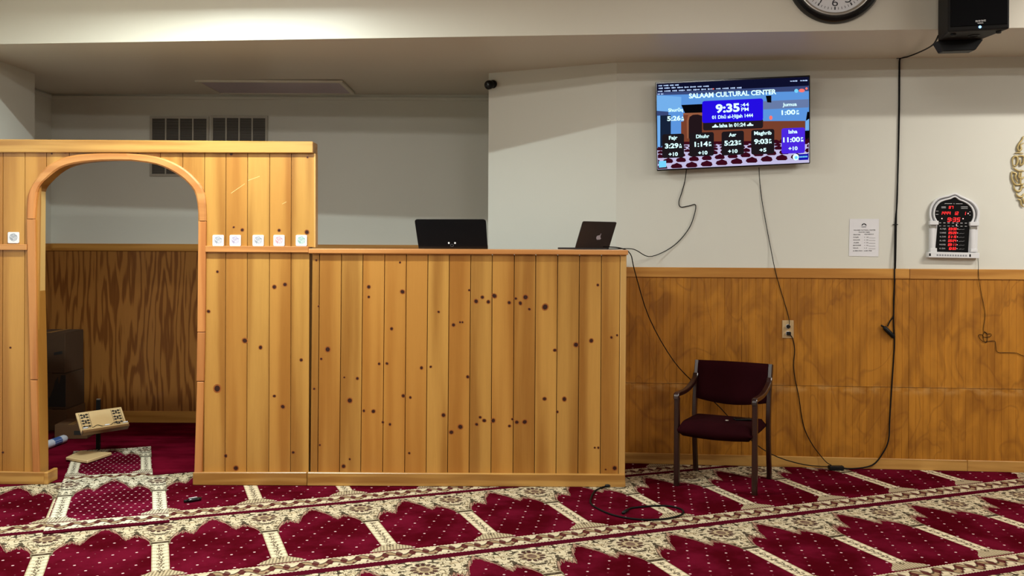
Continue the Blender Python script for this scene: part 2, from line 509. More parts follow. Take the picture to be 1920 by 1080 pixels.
# ------------------------------------------------------------------ room shell
XL, XR, YR = -3.98, 8.0, -9.0
XN, YN = -4.36, 8.80                       # niche left wall, niche back wall
floor = struct('floor', MB().prism([(XN - 0.2, YR - 0.2, -0.03), (XR + 0.2, YR - 0.2, -0.03), (XR + 0.2, 9.0, -0.03), (XN - 0.2, 9.0, -0.03)], (0, 0, -0.1)), M_red)
TH, PU, DROW = 0.3656, 0.602, 2.0393
VA = 10.8008 * PU
eu, ev = V((math.cos(TH), math.sin(TH), 0)), V((math.sin(TH), -math.cos(TH), 0))
O = V((0, VA, 0))
room_poly = [V((XN, YR, 0)), V((XR, YR, 0)), V((XR, WE.y, 0)), WA.copy(), WC.copy(), V((WC.x, YN, 0)), V((XN, YN, 0))]
def strip(r, off):
    P = [O + eu * a + ev * b_ for a, b_ in ((-14, r * DROW * PU), (14, r * DROW * PU), (14, (r + 1) * DROW * PU), (-14, (r + 1) * DROW * PU))]
    for q, n in (((XN, 0, 0), (1, 0, 0)), ((XR, 0, 0), (-1, 0, 0)), ((0, YR, 0), (0, 1, 0)), ((0, YN, 0), (0, -1, 0))):
        P = clip(P, q, n)
    if len(P) < 3: return
    mb = MB(); z0 = -0.0005 * (r % 2)
    mb.prism([V((p.x, p.y, -0.03)) for p in P], (0, 0, 0.03 + z0))
    bm = mb.bm; uv = bm.loops.layers.uv.new('UVMap')
    for f in bm.faces:
        for l in f.loops:
            d = l.vert.co - O
            l[uv].uv = (d.dot(eu) / PU - off, d.dot(ev) / PU - r * DROW)
    obj('carpet_strip', mb, M_carpet if r >= -1 else M_red, floor)
for r in range(-6, 12):
    strip(r, {-1: -2.8227, 0: -2.8108, 1: -0.679}.get(r, 0.37 * r))

def wall(name, a, b, z0, z1, mat, thick=0.12, side=1):
    a, b = V(a), V(b); d = (b - a); n = V((d.y, -d.x, 0)).normalized() * side
    pts = [V((a.x, a.y, z0)), V((b.x, b.y, z0)), V((b.x, b.y, z1)), V((a.x, a.y, z1))]
    return struct(name, MB().prism(pts, -n * thick), mat)
SZ = 3.22
w_back = wall('wall_back', WA, WE, 0, SZ, M_wall)
w_angle = wall('wall_back_angled', WC, WA, 0, SZ, M_wall)
w_ret = wall('wall_niche_right', (WC.x, YN, 0), WC, 0, SZ, M_wall, side=1)
w_niche = wall('wall_niche_back', (XN, YN, 0), (WC.x + 0.1, YN, 0), 0, SZ, M_wall)
w_nl = wall('wall_niche_left', (XN, 7.75, 0), (XN, YN, 0), 0, SZ, M_wall)
w_left = wall('wall_left', (XL, YR, 0), (XL, 7.75, 0), 0, ROOM_Z, M_wall, thick=0.5)
wall('wall_right', (XR, 7.2, 0), (XR, YR, 0), 0, ROOM_Z, M_wall)
wall('wall_rear', (XR, YR, 0), (XL, YR, 0), 0, ROOM_Z, M_wall)
# dropped soffit over the back of the hall
sf = [V(((0 - 960) * 6.67 / F, 6.67, H + 1.415)), V((0.0, 0, 0)), V((0, 0, 0))]
def soff(px, py, h): return hit(px, py, (0, 0, H + h), (0, 0, 1))
S0, S1, S2 = soff(0, 83, 1.415), soff(960, 67.5, 1.43), soff(1920, 52, 1.44)
SL = S0 + (S0 - S1) * ((S0.x - XL) / (S1.x - S0.x)); SL.z = S0.z
SR = S2 + (S2 - S1) * ((XR - S2.x) / (S2.x - S1.x))
mb = MB()
front = [SL, S1, S2, SR]
back = [V((XN - 0.1, 9.0, SL.z)), V((S1.x, 9.0, S1.z)), V((S2.x, 9.0, S2.z)), V((SR.x, 9.0, SR.z))]
for i in range(3):
    mb.face([front[i], front[i + 1], back[i + 1], back[i]])
    a, b_ = front[i], front[i + 1]
    mb.face([a, b_, V((b_.x, b_.y, ROOM_Z + .02)), V((a.x, a.y, ROOM_Z + .02))])
mb.face([SL, back[0], V((XN - 0.1, SL.y, SL.z))])
soffit = struct('ceiling_soffit', mb, M_soffit)
SD = (S2 - S1); SD.z = 0; SD.normalize(); SN = V((SD.y, -SD.x, 0))
def onS(px, py, off=0.0): return hit(px, py, S1 + SN * off, SN)
struct('ceiling', MB().prism([(XL - .3, YR - .2, ROOM_Z), (XR + .2, YR - .2, ROOM_Z), (XR + .2, 7.0, ROOM_Z), (XL - .3, 7.0, ROOM_Z)], (0, 0, 0.1)), M_ceil)

# ------------------------------------------------------------------ wainscot, rails and baseboards
def wz(px, py): return onW(px, py).z
ZCAP0, ZCAP1 = wz(1550, 522), wz(1550, 503)
ZSEAM = wz(1450, 722)
ZB1 = wz(1500, 855)
def beadboard(a, b, z0, z1, parent, bead=0.052, t=0.012, n=WN, mat=None):
    """one grooved sheet between two wall points: flat beads with V grooves between them"""
    a, b = V(a), V(b); d = (b - a); L = d.length; d.normalize()
    prof = [(0, 0)]; x = 0
    while x < L - 0.012:
        x2 = min(x + bead, L)
        prof += [(x + 0.002, t), (x2 - 0.002, t), (x2, t - 0.0022)]
        x = x2
    prof[0] = (0, t - 0.0022)
    pts = [a + d * u + n * v for u, v in prof]
    pts = [a] + pts + [b]
    mb = MB()
    mb.prism([V((p.x, p.y, z0)) for p in pts], (0, 0, z1 - z0))
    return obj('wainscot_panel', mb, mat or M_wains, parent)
def wx(px): return onW(px, 700)
pw = [WA - WD * 0.0, wx(1390), wx(1703), wx(2010), WE]
for i in range(4):
    a, b = pw[i] + WD * 0.0008, pw[i + 1] - WD * 0.0008
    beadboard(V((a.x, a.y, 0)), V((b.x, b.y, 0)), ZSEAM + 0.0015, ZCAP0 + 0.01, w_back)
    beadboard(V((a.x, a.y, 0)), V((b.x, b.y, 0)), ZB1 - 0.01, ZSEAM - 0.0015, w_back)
AD = (WA - WC).normalized(); AN = V((AD.y, -AD.x, 0))
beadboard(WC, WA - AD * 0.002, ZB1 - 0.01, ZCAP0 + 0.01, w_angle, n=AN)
def rail(name, segs, n, z0, z1, t, mat, bev=0.004):
    for a, b in segs:
        a, b = V((a.x, a.y, 0)), V((b.x, b.y, 0)); d = (b - a).normalized()
        mb = MB()
        q = [a + V((0, 0, z0)), b + V((0, 0, z0)), b + V((0, 0, z1)), a + V((0, 0, z1))]
        mb.hexa([p + n * t for p in q] + q, bev)
        struct(name, mb, mat)
rail('trim_1', [(WA + WD * .01, wx(1703) - WD * .001)], WN, ZCAP0, ZCAP1, 0.022, M_wainsH)
rail('trim_2', [(wx(1703) + WD * .001, WE)], WN, ZCAP0, ZCAP1, 0.022, M_wainsH)
rail('trim_3', [(WC, WA)], AN, ZCAP0, ZCAP1, 0.022, M_wainsH)
rail('baseboard_back', [(WA + WD * .01, wx(1813) - WD * .001), (wx(1813) + WD * .001, WE)], WN, 0.0, ZB1, 0.02, M_pineH)
rail('baseboard_angled', [(WC, WA)], AN, 0.0, ZB1, 0.02, M_pineH)
# scuffed paint just above the panel joint
# niche: plywood sheet, rail, baseboard, crown strip
NZ0, NZ1 = atY(250, 471, YN).z, atY(250, 457, YN).z
NN = V((0, -1, 0))
mb = MB().box(((XN + WC.x) / 2, YN - 0.006, (0.1 + NZ0) / 2), (WC.x - XN - 0.01, 0.012, NZ0 - 0.1))
obj('plywood_sheet', mb, M_ply, w_niche)
rail('trim_4', [(V((XN, YN, 0)), V((WC.x, YN, 0)))], NN, NZ0, NZ1, 0.022, M_wainsH)
rail('baseboard_niche', [(V((XN, YN, 0)), V((WC.x, YN, 0)))], NN, 0, 0.11, 0.02, M_wainsH)
rail('trim_5', [(V((XN, YN, 0)), V((WC.x, YN, 0)))], NN, 3.055, 3.085, 0.02, M_wall, 0.003)
mb = MB().box((XN + 0.006, (7.75 + YN) / 2, (0.1 + NZ0) / 2), (0.012, YN - 7.76, NZ0 - 0.1))
obj('plywood_sheet', mb, M_ply, w_nl)
rail('trim_6', [(V((XN, 7.76, 0)), V((XN, YN - .03, 0)))], V((1, 0, 0)), NZ0, NZ1, 0.022, M_wainsH)
rail('trim_7', [(V((XN, 7.76, 0)), V((XN, YN - .03, 0)))], V((1, 0, 0)), 3.055, 3.085, 0.02, M_wall, 0.003)

# ------------------------------------------------------------------ pine partition with the arch
YF = 6.54                                   # front of partition boards and counter boards
def PF(px, py, y=YF): return atY(px, py, y)
part = thing('wooden_partition', (-2.9, YF + 0.06, 0), 'tall knotty pine board partition with a wide arched opening', 'partition')
ARCH_IN = [(67, 410), (72, 360), (84, 340), (113, 317), (144, 307), (194, 302), (249, 302), (295, 309), (330, 325), (354, 344), (369, 368), (374, 414)]
ARCH_OUT = [(52.5, 410), (54, 368), (64, 344), (89, 313), (128, 294), (187, 287), (237, 287), (295, 294), (338, 311), (369, 337), (385, 364), (388, 414)]
def arch_z(X):
    pts = [PF((a[0] + b[0]) / 2, (a[1] + b[1]) / 2) for a, b in zip(ARCH_IN, ARCH_OUT)]
    for p, q in zip(pts, pts[1:]):
        if p.x <= X <= q.x:
            return p.z + (q.z - p.z) * (X - p.x) / (q.x - p.x)
    return None
ZT = PF(300, 286).z
BT = 0.018                                  # board thickness
seams = [-118, -78, -37, 4, 45, 85.5, 128, 171, 214, 257, 299, 341, 382, 422, 462.5, 504, 544.5, 584.5]
XOL, XOR = PF(72, 700).x, PF(372, 600).x    # opening sides behind the trim
def knots(lst, parent, y):
    for px, py, r in lst:
        c = PF(px, py, y - 0.0006); rr = r * y / F
        a = random.uniform(-0.5, 0.5)
        ex = V((math.cos(a), 0, math.sin(a))) * rr; ey = V((-math.sin(a), 0, math.cos(a))) * rr * random.uniform(0.8, 1.15)
        mb = MB(); mb.disc(c, ex * 1.15, ey * 1.15, 12); mb.mi = 1
        mb.disc(c + V((0, -0.0006, 0)), ex * .78, ey * .78, 12)
        obj('knot', mb, [M_knot_ring, M_knot], parent)
part_knots = [(x / 2.2047, 440 + y / 2.2047, r / 2.2047) for x, y, r in
    [(43, 467, 5), (899, 153, 6), (862, 317, 8), (1012, 438, 12), (1077, 466, 8), (1134, 216, 9), (1178, 206, 9), (898, 636, 15), (1134, 667, 7), (1169, 711, 10), (1245, 518, 7), (933, 914, 7), (975, 965, 11), (1212, 900, 7), (12, 900, 6)]]
part_knots += [(x / 2.572, 80 + y / 2.572, r / 2.572) for x, y, r in
    [(1127, 890, 6), (1168, 903, 9), (1346, 905, 8), (1480, 914, 11), (1483, 553, 5), (1115, 537, 9), (315, 527, 8), (250, 535, 5)]]
for a, b in zip(seams, seams[1:]):
    g = 0.0022
    xa, xb = PF(a + 2, 270).x + g, PF(b + 2, 270).x - g
    xa2, xb2 = PF(a, 890).x + g, PF(b, 890).x - g
    last = b > 580
    if last: xb, xb2 = PF(590, 290).x, PF(578.5, 885).x
    XLr = XL + 0.02
    if xa < XLr: continue
    N = 14
    zs = []
    for i in range(N + 1):
        X = xa + (xb - xa) * i / N
        zs.append((X, arch_z(X) if XOL < X < XOR else None))
    if all(z is None for X, z in zs):
        poly = [V((xa2, YF, 0.01)), V((xb2, YF, 0.01)), V((xb, YF, ZT)), V((xa, YF, ZT))]
        if last: poly[2:3] = [V((PF(580, 460).x, YF, PF(580, 463).z)), V((PF(590, 460).x, YF, PF(580, 463).z)), V((xb, YF, ZT))]
    else:
        poly = [V((xa, YF, ZT))]
        st = zs[0][1] is None
        if st: poly.append(V((xa2, YF, 0.01)))
        prev = st
        for X, z in zs:
            if z is None:
                if not prev: poly.append(V((X, YF, 0.01)))
                prev = True
            else:
                if prev and st: poly.append(V((X - 0.02, YF, 0.01)))
                poly.append(V((X, YF, z))); prev = False
        if zs[-1][1] is None: poly.append(V((xb2, YF, 0.01)))
        poly.append(V((xb, YF, ZT)))
        out = []
        for p in poly:
            if not out or (p - out[-1]).length > 1e-4: out.append(p)
        poly = out
    pk = obj('board', MB().prism(poly, (0, BT, 0)), M_pine, part)
    mine = [k for k in part_knots if a <= k[0] < b]
    knots(mine, pk, YF)
mb = MB()
for (ax_, ay_, bx_, by_) in ((433, 363, 459, 345), (465, 339, 487, 331), (529, 383, 537, 379)):
    a, b = PF(ax_, ay_, YF - .0006), PF(bx_, by_, YF - .0006)
    mb.face([a, b, b + V((0, 0, .004)), a + V((0, 0, .004))])
obj('scratch', mb, plain('pale_scratch', lin(226, 186, 120), .5), part, kind='stuff')
# rear skin of boards and frame inside the partition
PT = 0.115
mb = MB()
XPE = PF(580, 500).x
xr_in = PF(379, 600).x
mb.prism([V((XL + .01, YF + BT, 0)), V((XOL - 0.012, YF + BT, 0)), V((XOL - 0.012, YF + BT, arch_z(XOL + .001) or 2.0)), V((XOL - .012, YF + BT, ZT)), V((XL + .01, YF + BT, ZT))], (0, PT - BT, 0))
mb.prism([V((XOR + 0.012, YF + BT, 0)), V((XPE - .012, YF + BT, 0)), V((XPE - .004, YF + BT, PF(580, 462.5).z)), V((PF(589.5, 460).x, YF + BT, PF(580, 462.5).z)), V((PF(589.5, 290).x, YF + BT, ZT)), V((XOR + .012, YF + BT, ZT))], (0, PT - BT, 0))
top = [V((X, YF + BT, arch_z(X) + 0.012)) for X in [XOL + (XOR - XOL) * (i + .5) / 24 for i in range(24)]]
mb.prism([V((XOL - .012, YF + BT, ZT)), V((XOL - .012, YF + BT, top[0].z))] + top + [V((XOR + .012, YF + BT, top[-1].z)), V((XOR + .012, YF + BT, ZT))], (0, PT - BT, 0))
obj('partition_core', mb, M_pine_edge, part)
# lining of the opening: up one jamb, round the arch and down the other
LPX = [(75.5, 892), (73.5, 720), (70, 560)] + [(a[0] * .85 + b[0] * .15, a[1] * .85 + b[1] * .15) for a, b in zip(ARCH_IN, ARCH_OUT)] + [(373, 560), (370.5, 720), (366.5, 892)]
LP = catmull([PF(*p) for p in LPX], 3)
LP[0].z = LP[-1].z = 0.0
mb = MB(); rows = []
for i, p in enumerate(LP):
    t = (LP[min(len(LP) - 1, i + 1)] - LP[max(0, i - 1)]).normalized()
    o = p + V((-t.z, 0, t.x)) * 0.012
    rows.append([mb.bm.verts.new(v) for v in (p + V((0, -.003, 0)), p + V((0, PT + .002, 0)), o + V((0, PT + .002, 0)), o + V((0, -.003, 0)))])
for r, q in zip(rows, rows[1:]):
    for k in range(4): mb.bm.faces.new((r[k], r[(k + 1) % 4], q[(k + 1) % 4], q[k]))
mb.bm.faces.new(rows[0]); mb.bm.faces.new(rows[-1][::-1])
obj('arch_lining', mb, M_pine, part)
# arch trim: three curved pieces, then straight casing pieces down the sides
def ribbon(ins, outs, t0=0.022):
    mb = MB(); yf = V((0, -t0, 0))
    A = [PF(*p) for p in ins]; B = [PF(*p) for p in outs]
    A, B = catmull(A, 3), catmull(B, 3)
    n = len(A)
    rows = []
    for a, b in zip(A, B):
        c1, c2 = a.lerp(b, 0.18), a.lerp(b, 0.82)
        rows.append([mb.bm.verts.new(p) for p in (a, a + yf * 0.6, c1 + yf, c2 + yf, b + yf * 0.6, b)])
    for r, s in zip(rows, rows[1:]):
        for k in range(5): mb.bm.faces.new((r[k], r[k + 1], s[k + 1], s[k]))
        mb.bm.faces.new((r[5], r[0], s[0], s[5]))
    mb.bm.faces.new(rows[0]); mb.bm.faces.new(rows[-1][::-1])
    return mb
AI, AO = ARCH_IN, ARCH_OUT
obj('arch_trim', ribbon(AI[0:3], AO[0:3]), M_cherry, part)
obj('arch_trim', ribbon(AI[2:7], AO[2:7]), M_cherryH, part)
obj('arch_trim', ribbon(AI[6:12], AO[6:12]), M_cherryH, part)
def quadbar(tl, tr, br, bl, t=0.02, mat=M_cherry, y=YF, name='side_casing', parent=part, bev=0.003):
    q = [PF(*p, y) for p in (tl, tr, br, bl)]
    mb = MB().hexa([p + V((0, -t, 0)) for p in q] + q, bev)
    return obj(name, mb, mat, parent)
quadbar((52.5, 411), (68, 411), (72, 711), (59, 711))
quadbar((59, 712.5), (71, 712.5), (76, 887), (64, 887))
quadbar((373.5, 415), (388, 415), (386, 622), (371.5, 622))
quadbar((371.5, 623), (386, 623), (384, 714), (370, 714))
quadbar((371, 715.5), (383.5, 715.5), (380, 886), (366, 886))
# rails on the face, top beam, baseboards
quadbar((-110, 457), (53, 458), (53, 469), (-110, 468), 0.026, M_cherryH, name='rail')
quadbar((387, 461), (580, 462), (580, 473.5), (387, 472.5), 0.026, M_cherryH, name='rail')
mb = MB(); q = [PF(-110, 261), PF(588, 266), PF(588, 287.5), PF(-110, 286)]
mb.hexa([p + V((0, -0.026, 0)) for p in q] + [p + V((0, PT + 0.02, 0)) for p in q], 0.004)
obj('top_beam', mb, M_pineH, part)
quadbar((588.5, 288), (592, 288), (592, 464), (588.5, 464), 0.004, M_pine_edge, name='end_strip', y=YF)
def baseb(a, b, c, d, parent, t=0.03):
    q = [PF(*p) for p in (a, b, c, d)]
    q[2].z = q[3].z = 0.0
    mb = MB().hexa([p + V((0, -t, 0)) for p in q] + [p + V((0, 0.0, 0)) for p in q], 0.004)
    return obj('baseboard', mb, M_pineH, parent)
baseb((-110, 881), (86, 884), (86, 908), (-110, 908), part)
mb = MB(); a, b = PF(86, 884), PF(86, 908)
mb.hexa([V((a.x - .001, YF - .03, 0)), V((a.x + .028, YF - .03, 0)), V((a.x + .028, YF - .03, a.z)), V((a.x - .001, YF - .03, a.z)),
         V((a.x - .001, YF + PT, 0)), V((a.x + .028, YF + PT, 0)), V((a.x + .028, YF + PT, a.z)), V((a.x - .001, YF + PT, a.z))], 0.004)
obj('baseboard', mb, M_pineH, part)
baseb((364, 884), (577, 884), (577, 908), (364, 908), part)

# ------------------------------------------------------------------ pine counter
cnt = thing('wooden_counter', (-0.3, YF + 0.3, 0), 'long chest high knotty pine board counter beside the partition', 'counter')
cs_top = [(50, 190)] + [(x, 190) for x in (77, 158, 237, 317, 397, 476, 555, 634, 713, 794, 873, 954, 1034, 1115, 1184)]
cs_bot = [(42, 985)] + [(x, 985) for x in (70, 150, 228, 309, 390, 469, 548, 627, 708, 789, 868, 947, 1028, 1110, 1178)]
Z4 = lambda p: (560 + p[0] / 1.9632, 380 + p[1] / 1.9632)
cnt_knots = [(107, 540, 10), (83, 575, 5), (65, 212, 4), (57, 685, 5), (188, 728, 10), (168, 643, 4), (216, 647, 6), (165, 970, 8), (188, 944, 4), (78, 892, 4), (258, 310, 7), (258, 347, 5), (240, 766, 5), (275, 768, 8), (296, 593, 5), (325, 592, 6), (342, 464, 6), (382, 328, 9), (373, 220, 4), (385, 711, 7), (411, 717, 5), (310, 808, 5), (336, 816, 5), (407, 922, 5), (452, 608, 6), (486, 604, 5), (515, 402, 5), (533, 782, 8), (562, 845, 9), (595, 825, 10), (570, 450, 7), (594, 440, 4), (603, 440, 4), (628, 322, 5), (622, 641, 6), (653, 363, 8), (676, 348, 7), (698, 365, 7), (720, 343, 10), (775, 368, 7), (799, 353, 6), (816, 370, 7), (835, 348, 10), (849, 392, 6), (907, 384, 11), (655, 816, 7), (668, 790, 6), (683, 802, 8), (716, 802, 8), (776, 822, 6), (803, 808, 8), (787, 797, 5), (832, 807, 10), (905, 722, 8), (978, 723, 8), (952, 770, 5), (943, 543, 7), (1021, 523, 10), (1077, 508, 8), (1101, 303, 5), (1151, 496, 5), (1172, 488, 4), (1090, 902, 4), (1103, 902, 4), (1163, 977, 9), (1130, 982, 4), (73, 381, 4)]
for i in range(len(cs_top) - 1):
    g = 0.0022
    q = [PF(*Z4(cs_top[i])), PF(*Z4(cs_top[i + 1])), PF(*Z4(cs_bot[i + 1])), PF(*Z4(cs_bot[i]))]
    q[0].x += g; q[3].x += g; q[1].x -= g; q[2].x -= g
    q[0].z = q[1].z = PF(800, 476).z; q[2].z = q[3].z = 0.02
    mb = MB().hexa([p for p in q] + [p + V((0, BT, 0)) for p in q], 0.0015)
    pk = obj('board', mb, M_pine, cnt)
    a, b = cs_top[i][0] - 3, cs_top[i + 1][0] - 3
    knots([(*Z4(k[:2]), k[2] / 1.9632) for k in cnt_knots if a <= k[0] < b], pk, YF)
XC0, XC1 = PF(583, 700).x, PF(1166, 700).x
CT0, CT1 = PF(880, 477.5).z, PF(880, 467).z
mb = MB().box(((XC0 + XC1) / 2, YF + BT + 0.01, CT0 / 2), (XC1 - XC0 - 0.01, 0.02, CT0 - 0.004))
obj('backing_panel', mb, M_dark, cnt)
q = [PF(*Z4((1184, 188))), PF(*Z4((1207, 188))), PF(*Z4((1201, 990))), PF(*Z4((1178, 990)))]
q[2].z = q[3].z = 0.01
q[0].x += .0012; q[3].x += .0012
obj('corner_post', MB().hexa([p + V((0, -0.004, 0)) for p in q] + [p + V((0, 0.05, 0)) for p in q], 0.004), M_pine_edge, cnt)
# end panel back to the wall
ex = PF(1170, 700).x
for k in range(4):
    y0, y1 = YF + 0.055 + k * 0.148, YF + 0.055 + (k + 1) * 0.148 - 0.003
    obj('end_board', MB().box((ex - 0.012, (y0 + y1) / 2, CT0 / 2), (BT, y1 - y0, CT0 - 0.01), bev=0.0015), M_pine, cnt)
q = [PF(580, 466), PF(1177, 468.5), PF(1177, 478), PF(580, 475)]
mb = MB().hexa([p + V((0, -0.028, 0)) for p in q] + [p + V((0, 0.42, 0)) for p in q], 0.005, 2)
obj('counter_top', mb, M_cherryH, cnt)
baseb((578, 884), (1171, 888), (1172, 911), (578, 908), cnt, 0.032)

# ------------------------------------------------------------------ square cards on the rail
def card_mat(name, tint):
    m, b = newmat(name)
    U, W, _ = sep(coord('UV'))
    x, y = (U - 0.5) * 2.0, (W - 0.52) * 2.0
    r = E.m('SQRT', x * x + y * y); th = E.m('ARCTAN2', y, x)
    n = noise(xyz(x, y, 0.0), 5.0, 2, 0.6)
    inside = sst(r, 0.76, 0.68)
    ring = sin(r * 30.0 + n * 9.0) * 0.5 + 0.5
    k = inside * (ring * 0.25 + sst(noise(xyz(x, y, 3.0), 4.5, 3, 0.7), 0.38, 0.62) * 0.6 + 0.15)
    E.put(mixc(k, (0.78, 0.78, 0.82, 1), tint), b.inputs['Base Color'])
    b.inputs['Roughness'].default_value = 0.4
    return m
tints = {'grey': (0.16, 0.18, 0.24, 1), 'violet': (0.26, 0.20, 0.36, 1), 'rose': (0.5, 0.2, 0.26, 1), 'green': (0.12, 0.34, 0.28, 1)}
CM = {k: card_mat('printed_card_' + k, v) for k, v in tints.items()}
cards = [(409, 449.5, 'grey', 'white square card with grey roundel, first right of the arch'), (441, 449.5, 'violet', 'white square card with violet grey roundel, second right of the arch'),
         (484, 450.5, 'grey', 'white square card with grey roundel, middle of five right of the arch'), (523, 450.5, 'rose', 'white square card with pinkish red roundel on the rail'),
         (565, 450.5, 'green', 'white square card with green roundel at end of the rail'), (25, 445.5, 'grey', 'small dull grey roundel card on the rail left of the arch')]
for px, py, k, lab in cards:
    c = PF(px, py, YF - 0.008); h = 0.039
    zb = PF(px, 461.6 if px > 100 else 458, YF - .008).z
    if px > 100: c.z = zb + h + 0.001
    mb = MB()
    q = [c + V((sx * h, -0.003, sz * h)) for sx, sz in ((-1, -1), (1, -1), (1, 1), (-1, 1))]
    r = 0.008; pts = []
    for (sx, sz, a0) in ((1, -1, -90), (1, 1, 0), (-1, 1, 90), (-1, -1, 180)):
        for t in range(4):
            a = math.radians(a0 + 30 * t)
            pts.append(c + V((sx * (h - r) + r * math.cos(a), 0, sz * (h - r) + r * math.sin(a))))
    mb.prism(pts, (0, 0.007, 0))
    uv = mb.bm.loops.layers.uv.new('UVMap')
    for f in mb.bm.faces:
        for l in f.loops:
            d = l.vert.co - c; l[uv].uv = (d.x / h / 2 + .5, d.z / h / 2 + .5)
    tag(obj('square_card', mb, CM[k]), lab, 'card', 'square cards on the partition rail')

# ------------------------------------------------------------------ niche ceiling fixture and air vents
a, b, c_, d = [hit(*p, (0, 0, 3.10), (0, 0, 1)) for p in ((372, 152), (637, 148), (668, 172), (415, 173))]
ys = (8.02, 8.66); x0, x1 = -2.74, -1.47
M_fix = plain('dim_lavender_diffuser', lin(172, 158, 172), 0.35)
lt = thing('ceiling_light', ((x0 + x1) / 2, sum(ys) / 2, 3.05), 'unlit rectangular light panel on the recessed ceiling above the partition', 'light fixture')
zc = S0.z + 0.004
mb = MB(); fr = 0.03
for (xa, xb, ya, yb) in ((x0, x1, ys[0], ys[0] + fr), (x0, x1, ys[1] - fr, ys[1]), (x0, x0 + fr, ys[0] + fr, ys[1] - fr), (x1 - fr, x1, ys[0] + fr, ys[1] - fr)):
    mb.box(((xa + xb) / 2, (ya + yb) / 2, zc - 0.009), (xb - xa, yb - ya, 0.018))
obj('frame', mb, M_soffit, lt)
mb = MB().hexa([V((x0 + .03, ys[0] + .03, zc - .012)), V((x1 - .03, ys[0] + .03, zc - .012)), V((x1 - .03, ys[1] - .03, zc - .012)), V((x0 + .03, ys[1] - .03, zc - .012)),
                V((x0 + .03, ys[0] + .03, zc)), V((x1 - .03, ys[0] + .03, zc)), V((x1 - .03, ys[1] - .03, zc)), V((x0 + .03, ys[1] - .03, zc))])
obj('diffuser', mb, M_fix, lt)
M_vent = plain('painted_steel_vent', (0.42, 0.39, 0.33, 1), 0.5)
M_ventd = plain('dark_duct', (0.05, 0.045, 0.04, 1), 0.8)
M_slat = plain('grey_louvre', (0.17, 0.155, 0.135, 1), 0.55)
def vent(pxa, pxb, ya, yb, label):
    A, B = atY(pxa, ya, YN), atY(pxb, yb, YN)
    xa, xb, zb, zt = A.x, B.x, B.z, A.z
    t = thing('air_vent', ((xa + xb) / 2, YN, zb), label, 'vent', 'air vents in the recess wall')
    fw = 0.022
    mb = MB()
    mb.box(((xa + xb) / 2, YN - .008, zt - fw / 2), (xb - xa, .016, fw)); mb.box(((xa + xb) / 2, YN - .008, zb + fw / 2), (xb - xa, .016, fw))
    for x in (xa + fw / 2, xb - fw / 2): mb.box((x, YN - .008, (zb + zt) / 2), (fw, .016, zt - zb - 2 * fw))
    obj('frame', mb, M_vent, t)
    obj('duct_opening', MB().box(((xa + xb) / 2, YN - .0015, (zb + zt) / 2), (xb - xa - 2 * fw, .003, zt - zb - 2 * fw)), M_ventd, t)
    for k in (1, 2, 3):
        x = xa + fw + (xb - xa - 2 * fw) * k / 4
        obj('mullion', MB().box((x, YN - .009, (zb + zt) / 2), (.013, .014, zt - zb - 2 * fw)), M_vent, t)
    mb = MB(); z = zb + fw + 0.008
    while z < zt - fw:
        mb.box(((xa + xb) / 2, YN - .007, z), (xb - xa - 2 * fw, .010, .006), M=Matrix.Translation((0, 0, 0)))
        z += 0.0135
    obj('louvre_slats', mb, M_slat, t, kind='stuff')
vent(282, 392, 218, 331, 'slatted return air vent on the left, its lower edge seen through the arch')
vent(396, 502, 217, 330, 'slatted return air vent on the right, cut off by the partition top')

# ------------------------------------------------------------------ television on the main wall
class Plane:
    def __init__(s, p0, n): s.p0, s.n = V(p0), V(n).normalized()
    def __call__(s, px, py, off=0.0): return hit(px, py, s.p0 + s.n * off, s.n)
TVN = (WN + V((0, 0, -0.03))).normalized()
tvp = Plane(onW(1374, 230, 0.11), TVN)
tv = thing('television', tvp(1374, 320), 'wall mounted flat television showing prayer times and a clock', 'television')
q = [tvp(1229, 154), tvp(1519, 141), tvp(1519, 306.5), tvp(1232, 320.5)]
obj('casing', MB().hexa(q + [p - TVN * 0.045 for p in q], 0.003), M_blackg, tv)
cq = sum(q, V()) / 4
m4 = [cq + (p - cq) * 0.45 for p in q]
obj('wall_bracket', MB().hexa([p - TVN * 0.045 for p in m4] + [p - TVN * 0.105 for p in m4]), M_black, tv)
def T(zx, zy, off=0.0): return tvp(1220 + zx / 5.4, 130 + zy / 5.4, 0.001 + off)
GL = {}
def gl(r, g, b, k=1.0):
    key = (r, g, b, k)
    if key not in GL: GL[key] = glow('screen_%02x%02x%02x' % (r, g, b), lin(r, g, b), k)
    return GL[key]
def screen_part(name, polys, mats, off, kind=None):
    mb = MB()
    for i, (mi, poly) in enumerate(polys):
        mb.mi = mi; mb.face([T(*p, off + i * 0.00009) for p in poly])
    return obj(name, mb, mats, tv, kind=kind)
def rrect(x0, y0a, x1, y0b, h, r=16):
    """rounded box whose top edge runs from (x0,y0a) to (x1,y0b)"""
    out = []
    for cx, cy, a0 in ((x1 - r, 0 + r, -90), (x1 - r, h - r, 0), (x0 + r, h - r, 90), (x0 + r, r, 180)):
        for k in range(5):
            a = math.radians(a0 + 22.5 * k); x = cx + r * math.cos(a); y = cy + r * math.sin(a)
            out.append((x, y + y0a + (y0b - y0a) * (x - x0) / (x1 - x0)))
    return out
def sl(x, y): return y - 0.0455 * (x - 62)     # follows the tilt of the set
S = lambda pts: [(x, sl(x, y)) for x, y in pts]
bgm = [gl(92, 150, 222), gl(14, 16, 44), gl(116, 176, 236), gl(104, 124, 168), gl(22, 34, 56), gl(120, 64, 44), gl(34, 22, 26), gl(196, 190, 226), gl(62, 10, 24), gl(150, 92, 64), gl(6, 6, 10), gl(64, 108, 182), gl(58, 72, 118)]
P = []
P.append((0, S([(62, 146), (1602, 146), (1605, 1014), (70, 1014)])))
